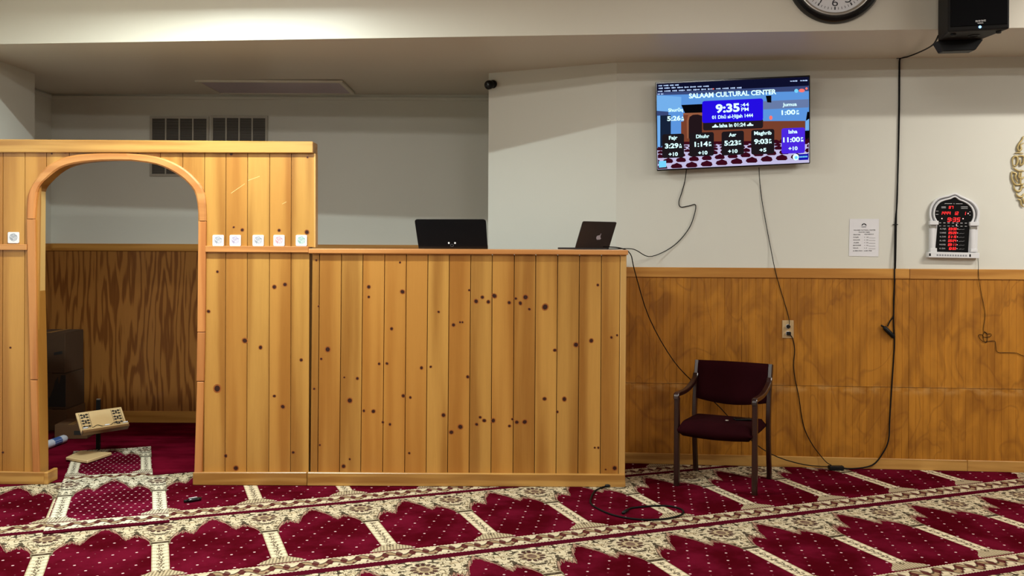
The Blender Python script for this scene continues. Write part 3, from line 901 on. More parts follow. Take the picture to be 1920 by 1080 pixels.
P.append((12, S([(62, 225), (1602, 225), (1602, 290), (62, 262)])))
picture = screen_part('screen', P, bgm, 0.0004)
P = []
P.append((1, S([(62, 146), (1602, 146), (1602, 236), (62, 236)])))
P.append((2, S([(62, 262), (310, 290), (310, 440), (62, 420)])))
P.append((11, S([(700, 262), (1150, 262), (1150, 300), (640, 300)])))
P.append((3, S([(1140, 372), (1600, 372), (1600, 455), (1140, 455)])))
P.append((12, S([(62, 420), (180, 435), (180, 470), (62, 470)])))
P.append((4, S([(97, 470), (204, 470), (204, 660), (97, 800)])))
P.append((2, S([(70, 470), (97, 470), (97, 786), (70, 790)])))
P.append((10, S([(310, 372), (530, 372), (530, 460), (348, 460)])))
P.append((5, S([(308, 540), (1565, 590), (1565, 790), (308, 745)])))
P.append((9, S([(330, 455), (1130, 470), (1130, 500), (330, 475)])))
P.append((5, S([(330, 475), (540, 475), (540, 745), (330, 745)])))
P.append((9, [(365, 520), (380, 465), (420, 445), (480, 440), (520, 455), (520, 470), (470, 455), (420, 462), (390, 490), (385, 700), (368, 700)]))
P.append((6, [(385, 520), (395, 480), (430, 460), (480, 458), (520, 470), (520, 640), (500, 700), (385, 700)]))
P.append((10, S([(1165, 318), (1222, 318), (1222, 390), (1180, 385)])))
P.append((10, S([(1585, 500), (1604, 500), (1604, 600), (1570, 600)])))
P.append((2, S([(1572, 590), (1604, 570), (1604, 680), (1566, 680)])))
P.append((10, S([(1550, 690), (1604, 690), (1604, 800), (1550, 790)])))
P.append((8, S([(66, 800), (340, 745), (1604, 790), (1605, 830), (70, 860)])))
P.append((7, S([(66, 820), (340, 775), (1604, 815), (1605, 1014), (70, 1014)])))
screen_part('picture_of_hall', P, bgm, 0.0008)
# pattern of the pictured carpet: dark niches in rows that shrink with distance
mb = MB(); mb.mi = 0
rows = [(1000, 52, 1.0), (938, 46, .86), (885, 36, .72), (845, 27, .60), (815, 19, .52), (793, 13, .46)]
for ri, (yy, hh, k) in enumerate(rows):
    step = 152 * k; x = 40 - ri * 55
    while x < 1600:
        y0 = sl(x, yy - (x - 300) * 0.035 * k)
        pts = [(x + step * a_, y0 + hh * b_) for a_, b_ in ((.06, -.15), (.14, -.60), (.34, -.80), (.48, -1.0), (.62, -.82), (.80, -.62), (.86, -.1), (.74, .16), (.2, .18))]
        pts = [(min(max(p[0], 72), 1600), min(p[1], sl(p[0], 1010))) for p in pts]
        if max(p[0] for p in pts) - min(p[0] for p in pts) > 12: mb.face([T(*p, 0.0028) for p in pts])
        x += step
obj('pictured_carpet', mb, [gl(58, 10, 26)], tv, kind='stuff')
screen_part('clock_panel', [(0, rrect(522, 322, 1138, 294, 222, 22))], [gl(36, 14, 226)], 0.0034)
screen_part('countdown_panel', [(0, rrect(530, 520, 1138, 496, 100, 22))], [gl(34, 26, 30)], 0.0031)
for (x0_, ya, x1_, yb, h_, col) in ((116, 658, 338, 650, 242, (30, 24, 28)), (392, 645, 640, 634, 240, (30, 24, 28)), (718, 632, 944, 620, 242, (30, 24, 28)), (1018, 614, 1252, 603, 250, (30, 24, 28)), (1325, 598, 1562, 588, 258, (76, 40, 224))):
    screen_part('prayer_panel', [(0, rrect(x0_, ya, x1_, yb, h_, 22))], [gl(*col)], 0.0034)
mb = MB()
pxm = 1 / 5.4 * 7.1 / F
def tx(body, x0_, y0_, x1_, y1_, hgt, bold=0.02, mi=0):
    bold += 0.012
    mb.mi = mi
    text(mb, body, T(x0_, y0_, 0.0042), T(x1_, y1_, 0.0042), TVN, cap=hgt * pxm, bold=bold)
tx('SALAAM CULTURAL CENTER', 388, 293, 1272, 249, 48)
tx('9:35', 660, 438, 902, 424, 82, 0.025)
tx(':44', 912, 378, 995, 374, 36, 0.0); tx('PM', 918, 424, 992, 420, 36, 0.0)
tx('01 Dhū al-Ḥijjah 1444', 622, 503, 1037, 481, 34, 0.012)
tx('Isha in 01:24', 697, 588, 962, 575, 36, 0.02)
tx('Shurūq', 178, 430, 326, 424, 34, 0.012); tx('5:26', 168, 522, 304, 515, 46, 0.02)
tx('Jumua', 1336, 374, 1480, 368, 34, 0.012); tx('1:00', 1326, 461, 1466, 454, 46, 0.02)
for nm, tm, pl, xs, y1_, y2_, y3_ in (('Fajr', '3:29', '+10', (185, 272, 145, 282, 182, 276), 712, 800, 878), ('Dhuhr', '1:14', '+10', (460, 594, 445, 580, 482, 576), 697, 783, 864), ('Asr', '5:23', '+10', (792, 868, 746, 884, 784, 880), 682, 772, 848),
                                  ('Maghrib', '9:03', '+5', (1048, 1224, 1048, 1190, 1102, 1172), 664, 756, 836), ('Isha', '11:00', '+10', (1397, 1486, 1342, 1512, 1396, 1488), 650, 738, 820)):
    tx(nm, xs[0], y1_, xs[1], y1_ - 5, 36, 0.015); tx(tm, xs[2], y2_, xs[3], y2_ - 6, 48, 0.02); tx(pl, xs[4], y3_, xs[5], y3_ - 4, 36, 0.02)
for (x, y, s) in ((312, 520, 'A'), (1478, 458, 'P'), (290, 796, 'A'), (590, 778, 'P'), (892, 764, 'P'), (1200, 750, 'P'), (1522, 732, 'P')):
    tx(s, x, y - 24, x + 22, y - 25, 20, 0.01); tx('M', x, y, x + 24, y - 1, 20, 0.01)
for (x0_, y0_, x1_, n) in ((78, 168, 285, 16), (66, 194, 590, 36), (72, 224, 922, 52), (70, 252, 130, 5), (1412, 120 + 0.0455 * 1350, 1590, 7)):
    x = x0_; mb.mi = 1 if n > 5 else 0
    for k in range(n):
        wdt = (x1_ - x0_) / n
        if (k * 7 + n) % 9 > 1:
            hh = 4 + (k * 5 % 4)
            mb.mi = 2 if (n == 52 and k in (34, 35, 39)) else 1
            mb.face([T(x + a_, sl(x, y0_) + b_, 0.0042) for a_, b_ in ((0, -hh), (wdt * .85, -hh), (wdt * .85, hh), (0, hh))])
        x += wdt
# small mosque marks beside the countdown, round badge, corner tile
for cx, cy in ((655, 578), (1007, 562)):
    mb.mi = 0
    mb.face([T(cx + a_, cy + b_, 0.0042) for a_, b_ in ((-32, 12), (32, 9), (32, -3), (14, -5), (10, -14), (0, -24), (-10, -13), (-14, -4), (-32, 0))])
mb.disc(T(1469, 889, 0.0042), TVN.cross(V((0, 0, 1))).normalized() * 30 * pxm, V((0, 0, 1)) * 32 * pxm, 16)
mb.mi = 3
mb.disc(T(1473, 893, 0.0046), TVN.cross(V((0, 0, 1))).normalized() * 16 * pxm, V((0, 0, 1)) * 16 * pxm, 12)
mb.disc(T(1475, 218, 0.0042), TVN.cross(V((0, 0, 1))).normalized() * 20 * pxm, V((0, 0, 1)) * 20 * pxm, 12)
mb.mi = 2
mb.disc(T(1530, 215, 0.0042), TVN.cross(V((0, 0, 1))).normalized() * 30 * pxm, V((0, 0, 1)) * 18 * pxm, 12); mb.disc(T(1578, 194, 0.0042), TVN.cross(V((0, 0, 1))).normalized() * 12 * pxm, V((0, 0, 1)) * 12 * pxm, 10)
mb.disc(T(1217, 490, 0.0042), TVN.cross(V((0, 0, 1))).normalized() * 16 * pxm, V((0, 0, 1)) * 22 * pxm, 10)
mb.mi = 3
mb.face([T(x, y, 0.0042) for x, y in ((82, 930), (156, 925), (158, 990), (84, 996))])
mb.mi = 4
mb.face([T(x, y, 0.0039) for x, y in ((1500, 860), (1596, 855), (1596, 915), (1500, 920))])
mb.mi = 3
for k in range(5): mb.face([T(1506 + k * 17 + a_, 889 - k + b_, 0.0042) for a_, b_ in ((0, -9), (13, -10), (13, 5), (0, 6))])
obj('screen_lettering', mb, [gl(214, 255, 255, 1.25), gl(190, 214, 255), gl(255, 120, 110), gl(120, 214, 255), gl(20, 20, 170)], tv, kind='stuff')

# ------------------------------------------------------------------ round wall clock on the soffit
cc = onS(1565, -43); R = 0.312
ck = thing('wall_clock', cc + V((0, 0, -R)), 'round wall clock with black rim on the soffit front', 'clock')
ez = SN; exx = SD; eyy = ez.cross(exx)
MC = Matrix(((exx.x, eyy.x, ez.x, cc.x), (exx.y, eyy.y, ez.y, cc.y), (exx.z, eyy.z, ez.z, cc.z), (0, 0, 0, 1)))
obj('rim', MB().lathe([(R, 0.0), (R, 0.02), (R - .012, .042), (R - .03, .048), (R - .045, .040), (R - .052, .028), (R - .052, 0.0)], MC, 64, cap=False), M_blackg, ck, smooth=True, auto=40)
obj('inner_ring', MB().lathe([(R - .051, .030), (R - .060, .034), (R - .072, .024), (R - .074, .008)], MC, 64, cap=False), M_silver, ck, smooth=True)
obj('dial', MB().lathe([(R - .07, 0.006), (R - .07, .010)], MC, 48), M_paper, ck)
mb = MB()
for k in range(60):
    a = k * PI / 30; L = 0.016 if k % 5 else 0.020; wd = 0.0016 if k % 5 else 0.0045
    u = exx * math.sin(a) + eyy * math.cos(a); v = exx * math.cos(a) - eyy * math.sin(a)
    r1 = R - .092; p = cc + ez * 0.0112
    mb.face([p + u * r1 + v * wd, p + u * r1 - v * wd, p + u * (r1 - L) - v * wd, p + u * (r1 - L) + v * wd])
for k in range(1, 13):
    a = k * PI / 6; u = exx * math.sin(a) + eyy * math.cos(a); p = cc + ez * 0.0112 + u * (R - .142)
    wd = 0.020 if k < 10 else 0.034
    text(mb, str(k), p - exx * wd - eyy * 0.026, p + exx * wd - eyy * 0.026, ez, cap=0.056)
obj('numerals', mb, M_ink, ck, kind='stuff')
for a, L, wd in ((9.6 / 12 * 2 * PI, 0.10, .007), (35 / 60 * 2 * PI, 0.13, .005)):
    u = exx * math.sin(a) + eyy * math.cos(a); v = exx * math.cos(a) - eyy * math.sin(a); p = cc + ez * 0.016
    obj('hand', MB().prism([p - u * .02 + v * wd, p - u * .02 - v * wd, p + u * L - v * wd * .4, p + u * L + v * wd * .4], ez * 0.002), M_black, ck)

# ------------------------------------------------------------------ loudspeaker
fl, frr = V((2.717, 5.81, 0)), V((3.052, 5.717, 0)); bl, br = V((2.775, 6.08, 0)), V((3.03, 6.03, 0))
sp = thing('loudspeaker', (2.9, 5.95, 3.03), 'black loudspeaker with blue light on the soffit at top right', 'speaker')
z0, z1 = 3.032, 3.56
up = V((0, 0, 1))
obj('cabinet', MB().hexa([fl + up * z0, frr + up * z0, frr + up * z1, fl + up * z1, bl + up * z0, br + up * z0, br + up * z1, bl + up * z1], 0.012, 2), plain('black_textured_cabinet', (0.006, 0.005, 0.005, 1), 0.6, spec=0.2), sp)
fd = (frr - fl).normalized(); fn = V((fd.y, -fd.x, 0))
g = [fl + fd * .012 + up * (z0 + .03), frr - fd * .012 + up * (z0 + .03), frr - fd * .012 + up * (z1 - .02), fl + fd * .012 + up * (z1 - .02)]
obj('grille', MB().hexa([p + fn * .006 for p in g] + [p - fn * .004 for p in g], 0.003), plain('black_grille_cloth', (0.0025, 0.0025, 0.0035, 1), 0.7, scale=400, var=0.4, spec=0.08), sp)
spp = Plane(fl + up * 3.1 + fn * .0075, fn)
mb = MB()
for k, (x, wd_) in enumerate(((1829, 4.2), (1834.2, 4.2), (1839.4, 4.2), (1844.4, 4))):
    for (a0, b0, a1, b1) in ((0, 0, wd_, 1.2), (0, 2.0, wd_, 3.0), (0 if k % 2 else wd_ - 1.2, 0, (1.2 if k % 2 else wd_), 3.0)):
        mb.face([spp(x + a0, 38.2 + b0 - .08 * (x - 1829)), spp(x + a1, 38.2 + b0 - .08 * (x - 1829)), spp(x + a1, 38.2 + b1 - .08 * (x - 1829)), spp(x + a0, 38.2 + b1 - .08 * (x - 1829))])
mb.face([spp(1832, 43), spp(1843, 42.2), spp(1844, 41.6 + 2), spp(1834, 44.2)])
obj('badge', mb, plain('silver_print', (0.6, 0.6, 0.62, 1), 0.4), sp, kind='stuff')
obj('indicator_light', MB().disc(spp(1837.5, 50.5, .0005), fd * .0085, up * .0085, 12), glow('blue_led', (0.25, 0.55, 1.0, 1), 3.0), sp)
pz = lambda px, py: hit(px, py, (0, 0, z0 - 0.001), (0, 0, 1))
for px, py in ((1787.5, 64), (1872.5, 59)):
    p = pz(px, py); obj('foot', MB().lathe([(0.016, 0.002), (0.016, -0.008), (0.012, -0.012)], Matrix.Translation(p), 14), M_black, sp)
p = pz(1826, 67); obj('pole_socket', MB().lathe([(0.036, 0.001), (0.036, -.003), (.024, -.003), (.024, 0.0)], Matrix.Translation(p), 20), M_black, sp)
bc = fl.lerp(frr, .38); bq = bl.lerp(br, .5)
mb = MB().hexa([V((2.80, 6.05, 2.962)), V((2.985, 6.005, 2.962)), V((3.035, 6.0, z0)), V((2.765, 6.06, z0)), V((2.80, 6.13, 2.962)), V((2.99, 6.1, 2.962)), V((3.035, 6.1, z0)), V((2.77, 6.15, z0))], 0.004)
obj('wall_bracket', mb, M_black, sp)
obj('bracket_arm', MB().hexa([V((2.85, 6.04, 3.15)), V((2.95, 6.03, 3.15)), V((2.95, 6.03, 3.3)), V((2.85, 6.04, 3.3)), V((2.85, 6.20, 3.15)), V((2.95, 6.19, 3.15)), V((2.95, 6.19, 3.3)), V((2.85, 6.2, 3.3))]), M_black, sp)

# ------------------------------------------------------------------ security camera on the angled wall
ap = Plane(WC, AN)
cp = ap(925, 158)
sc = thing('security_camera', cp + V((0, 0, -.04)), 'small black dome security camera high on the wall corner', 'camera')
def basis(o, z, xh=V((1, 0, 0))):
    z = V(z).normalized(); x = (xh - z * xh.dot(z)).normalized(); y = z.cross(x)
    return Matrix(((x.x, y.x, z.x, o.x), (x.y, y.y, z.y, o.y), (x.z, y.z, z.z, o.z), (0, 0, 0, 1)))
obj('mount', MB().lathe([(0.034, 0), (0.034, 0.016), (0.026, 0.028)], basis(cp, AN), 20), M_black, sc, smooth=True, auto=40)
bd = (AN + V((-0.35, 0, -0.35))).normalized(); c0 = cp + AN * 0.028 + V((-.008, 0, -.006))
obj('body', MB().lathe([(0.030, -0.012), (0.037, 0.012), (0.037, 0.036), (0.032, 0.046)], basis(c0, bd), 20), M_black, sc, smooth=True, auto=40)
obj('lens', MB().lathe([(0.024, 0.046), (0.022, 0.050), (0.010, 0.053), (0.009, .050)], basis(c0, bd), 18), plain('lens_glass', (0.02, 0.022, 0.026, 1), 0.1), sc, smooth=True, auto=40)

# ------------------------------------------------------------------ notice sheet
pa = Plane(WA + WN * 0.002, WN)
mb = MB()
q = [pa(1593, 410.5), pa(1648, 410.5), pa(1647, 481), pa(1591.5, 480)]
mb.hexa([p + WN * .0015 for p in q] + q)
ns = thing('notice_sheet', (q[3] + q[2]) / 2, 'white printed notice sheet taped to the wall', 'notice')
obj('sheet', mb, M_paper, ns)
N2 = lambda zx, zy: pa(1580 + zx / 12, 400 + zy / 12, 0.0026)
mb = MB(); k12 = 1 / 12 * 7.15 / F
for body, x0_, y0_, x1_, y1_, h_ in (('SALAAM CULTURAL CENTER', 248, 388, 738, 386, 22), ('PRAYER TIMES', 362, 434, 612, 434, 20), ('PRAYER', 242, 492, 402, 490, 22), ('IQAMAH', 490, 482, 695, 480, 22),
        ('FAJR', 242, 550, 365, 548, 22), ('DHUHR', 240, 611, 392, 609, 22), ('ASR', 238, 671, 372, 670, 22), ('MAGHRIB', 236, 731, 410, 729, 22), ('ISHA', 236, 792, 355, 790, 22), ('JUMUAH', 230, 853, 440, 852, 22),
        ('+ 10', 480, 550, 578, 548, 20), ('+ 10', 480, 611, 574, 609, 20), ('+ 10', 480, 671, 574, 670, 20), ('+ 10', 480, 731, 574, 729, 20), ('+ 5', 480, 792, 545, 790, 20), ('1:00 PM', 480, 853, 655, 852, 22)):
    text(mb, body, N2(x0_, y0_), N2(x1_, y1_), WN, cap=h_ * k12, bold=0.015)
for y in (551, 611, 673, 735, 796):
    mb.face([N2(585, y - 2), N2(735, y), N2(735, y + 5), N2(585, y + 3)])
mb.face([N2(420, 280), N2(440, 238), N2(480, 222), N2(520, 236), N2(545, 276), N2(515, 272), N2(480, 244), N2(445, 274)])
mb.face([N2(425, 300), N2(530, 298), N2(530, 310), N2(425, 312)])
obj('print', mb, M_ink, ns, kind='stuff')

# ------------------------------------------------------------------ digital prayer clock
pc = thing('prayer_clock', onW(1784, 484), 'white arch shaped digital clock with red numerals on the wall', 'clock')
K7 = 7.2
pcp = Plane(WA, WN)
def Q(zx, zy, off): return pcp(1720 + zx / K7, 350 + zy / K7, off)
outer = [(172, 462), (160, 400), (162, 320), (190, 235), (250, 165), (330, 135), (420, 118), (470, 100), (512, 88), (555, 110), (620, 142), (720, 185), (790, 245), (828, 330), (828, 400), (806, 500)]
inner = [(275, 470), (240, 410), (236, 340), (262, 265), (310, 210), (380, 182), (450, 165), (508, 140), (560, 178), (630, 205), (700, 250), (748, 320), (756, 400), (742, 450), (705, 500)]
mb = MB()
po = [Q(*p, 0.0) for p in outer] + [Q(790, 890, 0.0), Q(150, 890, 0.0)]
mb.prism(po, WN * 0.022)
obj('back_plate', mb, M_white, pc)
pin = [Q(*p, 0.0225) for p in inner] + [Q(685, 890, .0225), Q(240, 878, .0225)]
obj('display', MB().prism(pin, WN * 0.001), M_blackg, pc)
def tubeQ(pts, r, off, name, mat=M_white, smooth=3):
    obj(name, MB().tube([Q(*p, off) for p in pts], r, 8, smooth), mat, pc, smooth=True)
m1 = [(a[0] * .62 + b[0] * .38, a[1] * .62 + b[1] * .38) for a, b in zip(outer[:8] + outer[9:], inner[:8] + inner[8:])]
def resamp(P, n):
    L = [0]
    for a, b in zip(P, P[1:]): L.append(L[-1] + math.hypot(b[0] - a[0], b[1] - a[1]))
    out = []
    for k in range(n):
        t = L[-1] * k / (n - 1)
        for i in range(len(P) - 1):
            if L[i + 1] >= t - 1e-9:
                u = (t - L[i]) / max(1e-9, L[i + 1] - L[i]); out.append((P[i][0] + (P[i + 1][0] - P[i][0]) * u, P[i][1] + (P[i + 1][1] - P[i][1]) * u)); break
    return out
oo, ii = resamp(outer, 15), resamp(inner, 15)
tubeQ([(a[0] * .86 + b[0] * .14, a[1] * .86 + b[1] * .14) for a, b in zip(oo, ii)], 0.0075, 0.024, 'outer_moulding')
tubeQ([(a[0] * .14 + b[0] * .86, a[1] * .14 + b[1] * .86) for a, b in zip(oo, ii)], 0.0065, 0.026, 'inner_moulding')
tubeQ([(a[0] * .5 + b[0] * .5, a[1] * .5 + b[1] * .5) for a, b in zip(oo, ii)], 0.004, 0.0225, 'groove_shade_bead', plain('groove_shade_grey', (0.12, 0.12, 0.13, 1), .5))  # raised bead between the mouldings, a groove's shade put into its grey colour
def boxQ(x0_, y0_, x1_, y1_, off, t, name, mat=M_white, bev=0.002, sl_=0.0):
    q = [Q(x0_, y0_, off), Q(x1_, y0_ + sl_, off), Q(x1_, y1_ + sl_, off), Q(x0_, y1_, off)]
    obj(name, MB().hexa([p + WN * t for p in q] + q, bev), mat, pc)
for (x0_, x1_, dy) in ((152, 248, 0), (695, 795, 14)):
    cx = (x0_ + x1_) / 2
    obj('column', MB().tube([Q(cx, 560 + dy, 0.024), Q(cx - 2, 850 + dy, 0.024)], 0.0225, 14, 0), M_white, pc, smooth=True, auto=50)
    boxQ(x0_ - 2, 462 + dy, x1_ + 22, 515 + dy, 0.02, 0.028, 'capital')
    boxQ(x0_ + 8, 530 + dy, x1_, 562 + dy, 0.02, 0.022, 'neck_band', M_silver)
    boxQ(x0_ + 6, 828 + dy, x1_, 884, 0.02, 0.028, 'plinth')
boxQ(118, 880, 800, 955, 0.0, 0.052, 'base', sl_=12)
boxQ(158, 900, 182, 936, 0.052, 0.001, 'button', M_black, 0); boxQ(702, 912, 722, 948, 0.052, 0.001, 'button', M_black, 0)
mb = MB()
for k in range(12):
    x = 262 + k * 35; mb.face([Q(x + a_, 922 + k * .8 + b_, 0.0535) for a_, b_ in ((0, -10), (22, -10), (22, 12), (0, 12))])
obj('key_print', mb, plain('grey_print', (0.25, 0.26, 0.3, 1), .6), pc, kind='stuff')
SEG = {'0': 'abcdef', '1': 'bc', '2': 'abged', '3': 'abgcd', '4': 'fgbc', '5': 'afgcd', '6': 'afgedc', '7': 'abc', '8': 'abcdefg', '9': 'abcdfg'}
def seg7(mb, s, x, y, w_, h_, off=0.025):
    t = 0.15 * h_
    for ch in s:
        if ch == ' ': x += w_ * 1.1; continue
        if ch == ':':
            for yy in (.3, .7): mb.face([Q(x + a_ * t + (0.5 - yy) * .2 * h_, y + yy * h_ + b_ * t, off) for a_, b_ in ((-.6, -.6), (.6, -.6), (.6, .6), (-.6, .6))])
            x += w_ * .5; continue
        R_ = {'a': (0, 0, w_, t), 'd': (0, h_ - t, w_, h_), 'g': (0, h_ / 2 - t / 2, w_, h_ / 2 + t / 2), 'f': (0, 0, t, h_ / 2), 'b': (w_ - t, 0, w_, h_ / 2), 'e': (0, h_ / 2, t, h_), 'c': (w_ - t, h_ / 2, w_, h_)}
        for c in SEG[ch]:
            a, b, c2, d2 = R_[c]
            mb.face([Q(x + X + (h_ / 2 - Y) * .16, y + Y, off) for X, Y in ((a, b), (c2, b), (c2, d2), (a, d2))])
        x += w_ * 1.35
mb = MB()
seg7(mb, '97', 425, 262, 26, 36)
seg7(mb, '1444', 312, 336, 27, 42); seg7(mb, '12', 490, 338, 27, 44); seg7(mb, '1', 640, 340, 14, 42)
seg7(mb, '9:35', 408, 418, 40, 56)
for k, s in enumerate(('03:30', '05:20', '01:15', '05:24', '09:11', '10:33')): seg7(mb, s, 424 - k * 2, 554 + k * 53, 19, 34)
obj('red_numerals', mb, glow('red_led', (1.0, 0.03, 0.03, 1), 2.2), pc, kind='stuff')
mb = MB()
for x, y in ((332, 430), (618, 432), (528, 517), (686, 362)): mb.disc(Q(x, y, .025), WD * .0045, up * .0045, 10)
for k in range(6): mb.disc(Q(546 - k * 2, 572 + k * 53, .025), WD * .003, up * .003, 8)
obj('indicator_light', mb, glow('pale_red_led', (1.0, 0.55, 0.5, 1), 1.6), pc, kind='stuff')
mb = MB(); k72 = 1 / K7 * 7.08 / F
for k, s in enumerate(('AL FAJR', 'SUNRISE', 'AL ZUHR', 'AL ASR', 'MAGHRIB', 'AL ISHA')):
    y = 578 + k * 53; text(mb, s, Q(305 - k * 2, y, .0245), Q(388 - k * 2, y + 1, .0245), WN, cap=20 * k72)
    mb.tube([Q(560, y + 4, .0245), Q(590, y - 2, .0245), Q(610, y + 2, .0245), Q(635, y - 4, .0245)], 0.0007, 4, 2)
for k in range(7):
    x = 292 + k * 58; mb.face([Q(x + a_, 488 + b_ + k * .8, .0245) for a_, b_ in ((0, -4), (30, -4), (30, 4), (0, 4))]); mb.face([Q(x + a_, 530 + b_ + k * .8, .0245) for a_, b_ in ((0, -3), (30, -3), (30, 3), (0, 3))])
for (a0, b0, a1) in ((370, 228, 470), (520, 230, 610), (325, 272, 385), (590, 272, 680), (325, 286, 385), (590, 293, 680), (250, 330, 285), (250, 374, 285), (700, 340, 720), (700, 384, 720)):
    mb.face([Q(a0, b0 - 3, .0245), Q(a1, b0 - 3, .0245), Q(a1, b0 + 3, .0245), Q(a0, b0 + 3, .0245)])
mb.disc(Q(495, 230, .0245), WD * .003, up * .003, 8)
obj('white_print', mb, plain('pale_print', (0.5, 0.5, 0.52, 1), .6), pc, kind='stuff')

# ------------------------------------------------------------------ calligraphy medallion at the right edge
cg = thing('calligraphy_medallion', onW(1952, 388), 'pale gold openwork calligraphy medallion at the right edge of the wall', 'wall decoration')
def cal(pts, r=0.0085, closed=False):
    for mirror in (False, True):
        pp = [(1952 * 2 - x, y) if mirror else (x, y) for x, y in pts]
        obj('stroke', MB().tube([onW(x, y, 0.012) for x, y in pp], lambda t: r * (0.55 + 0.45 * math.sin(PI * min(1, max(0, t)))) if not closed else r, 6, 4, closed, flat=1.0), M_gold, cg, smooth=True)
G = lambda L: [(1880 + x / 6.75, 240 + y / 6.75) for x, y in L]
cal(G([(262, 105), (245, 150), (205, 205), (188, 255), (205, 290), (235, 265), (225, 220), (262, 190)]))
cal(G([(152, 320), (200, 312), (262, 322)]), .005)
cal(G([(130, 480), (125, 400), (150, 358), (185, 372), (190, 430), (165, 480), (140, 470)]))
cal(G([(185, 360), (235, 350), (268, 368), (262, 440), (225, 470), (222, 400)]))
cal(G([(125, 490), (160, 520), (205, 545), (235, 540), (268, 548)]), .007)
cal(G([(120, 545), (112, 610), (130, 680), (165, 715), (220, 715), (268, 705)]), .008)
cal(G([(120, 560), (170, 575), (160, 620), (190, 690)]))
cal(G([(215, 560), (205, 620), (240, 640), (268, 620)])); cal(G([(235, 560), (225, 700), (255, 725)]))
cal(G([(140, 722), (150, 770), (185, 800), (225, 790), (240, 740), (268, 760)]))
cal(G([(172, 820), (190, 860), (240, 870), (268, 830)])); cal(G([(185, 900), (225, 915), (235, 970), (268, 1000)]), .007)
cal(G([(250, 880), (262, 920), (268, 960)]))
cal([(1930, 262), (1940, 300), (1934, 350), (1942, 380)]); cal([(1926, 290), (1952, 310), (1930, 330), (1952, 352)])

# ------------------------------------------------------------------ wall outlet
ot = thing('wall_outlet', onW(1477, 634), 'beige wall outlet plate with two black plugs', 'outlet')
q = [onW(x, y, .012) for x, y in ((1466.5, 600.5), (1488, 600.5), (1488, 634), (1466.5, 634))]
obj('cover_plate', MB().hexa([p + WN * .007 for p in q] + q, 0.003), M_ivory, ot)
for y in (612, 625):
    obj('socket_face', MB().lathe([(0.017, 0.0), (0.017, 0.003)], basis(onW(1477.5, y, .019), WN), 18), M_paper, ot)

# ------------------------------------------------------------------ cables
def cable(name, pts, label, r=0.0035, group=None, sm=4):
    t = thing(name, pts[len(pts) // 2], label, 'cable', group)
    obj('cord', MB().tube(pts, r, 6, sm), M_cable, t, smooth=True)
    return t
Wp = lambda L, off=0.016: [onW(x, y, off) for x, y in L]
Wu = lambda L: [onW(x, y, 0.034 if y > 822 else 0.028 if 495 < y < 530 else 0.018 if y > 485 else 0.008) for x, y in L]
# TV -> counter
pts = [tvp(1287, 318, -.03)] + Wu([(1284, 340), (1278, 362), (1273, 378), (1276, 388), (1292, 386), (1304, 384), (1302, 402), (1292, 428), (1270, 455)]) + [onW(1243, 473, .02), onW(1216, 481, .07)] + [V((0.93, 6.95, 1.655)), V((0.86, 6.78, 1.668)), V((0.76, 6.72, CT1 + .006)), V((0.68, 6.70, CT1 + .005))]
cable('video_cable', pts, 'black cable hanging in a loop from the television to the counter')
t = cable('television_cable', [tvp(1423, 314, -.03)] + Wu([(1425, 345), (1429, 378), (1436, 418), (1444, 460), (1453, 505), (1461, 535), (1471, 568), (1478, 592)]) + [onW(1480, 604, .03), onW(1479, 611, .035)], 'thin black cord from the television down to the outlet', 0.003)
obj('plug', MB().lathe([(0.014, 0.0), (0.015, 0.02), (0.009, 0.032)], basis(onW(1477.5, 612, .020), WN), 14), M_black, t, smooth=True, auto=40)
ends = atZ(1566, 880.5)
t = cable('outlet_cable', [onW(1480, 627, .035)] + Wu([(1486, 634), (1490, 656), (1488, 684), (1491, 712), (1498, 745), (1503, 780), (1510, 808), (1524, 835), (1540, 856)]) + [V((ends.x - .06, ends.y - .0, 0.05)), V((ends.x, ends.y, .02))], 'black cord from the outlet down to the floor strip', 0.0035)
obj('plug', MB().box((0, 0, 0.014), (0.030, 0.026, 0.028), M=basis(onW(1478, 625, .020), WN), bev=0.003), M_black, t)
e2 = V((ends.x, ends.y, 0.02))
cable('laptop_power_cable', [V((0.66, 6.74, CT1 + .02)), V((0.78, 6.72, CT1 + .012)), V((0.86, 6.76, 1.63)), V((0.905, 6.85, 1.50)), V((1.03, 6.97, 1.15)), V((1.23, 7.08, 0.82)), V((1.42, 7.10, .62)), V((1.60, 7.08, 0.45)), V((1.75, 7.04, 0.28)), V((1.95, 7.01, 0.13)), V((2.2, 7.0, 0.05)), e2], 'black cable slanting from the counter end behind the armchair', 0.004)
pts = [bl + V((0.0, -.01, 3.07)), atY(1752, 81, 6.2), atY(1740, 90, 6.4), atY(1720, 99.5, 6.75), atY(1700, 107, 6.98)]
pts += Wu([(1688, 110), (1686, 130), (1685.5, 200), (1684, 300), (1682, 380), (1678.5, 421), (1677.5, 500), (1676.5, 560), (1675.5, 600), (1677, 640), (1675, 680), (1671, 740), (1668, 790), (1666, 825), (1655, 850)]) + [V((ends.x + .28, ends.y - .0, .035)), V((ends.x + .12, ends.y - .02, .012)), e2]
t = cable('speaker_cable', pts, 'long black cable running down the wall from the loudspeaker', 0.0055)
obj('second_cord', MB().tube([onW(1687, 108, .01)] + [onW(x + 2.5, y, 0.02 if y > 500 else 0.012) for x, y in ((1684, 200), (1682, 300), (1679, 380), (1678, 421), (1676.5, 500), (1673, 560), (1673, 590))] + [onW(1669, 602, .025), onW(1664, 612, .03)], 0.005, 6, 4), M_cable, t, smooth=True)
obj('clip', MB().box((0, 0, .006), (.05, .012, .012), M=basis(onW(1687, 108.5, .004), WN)), M_black, t)
obj('cable_tie', MB().box((0, 0, .006), (.034, .006, .014), M=basis(onW(1678.5, 421, .003), WN)), M_black, t)
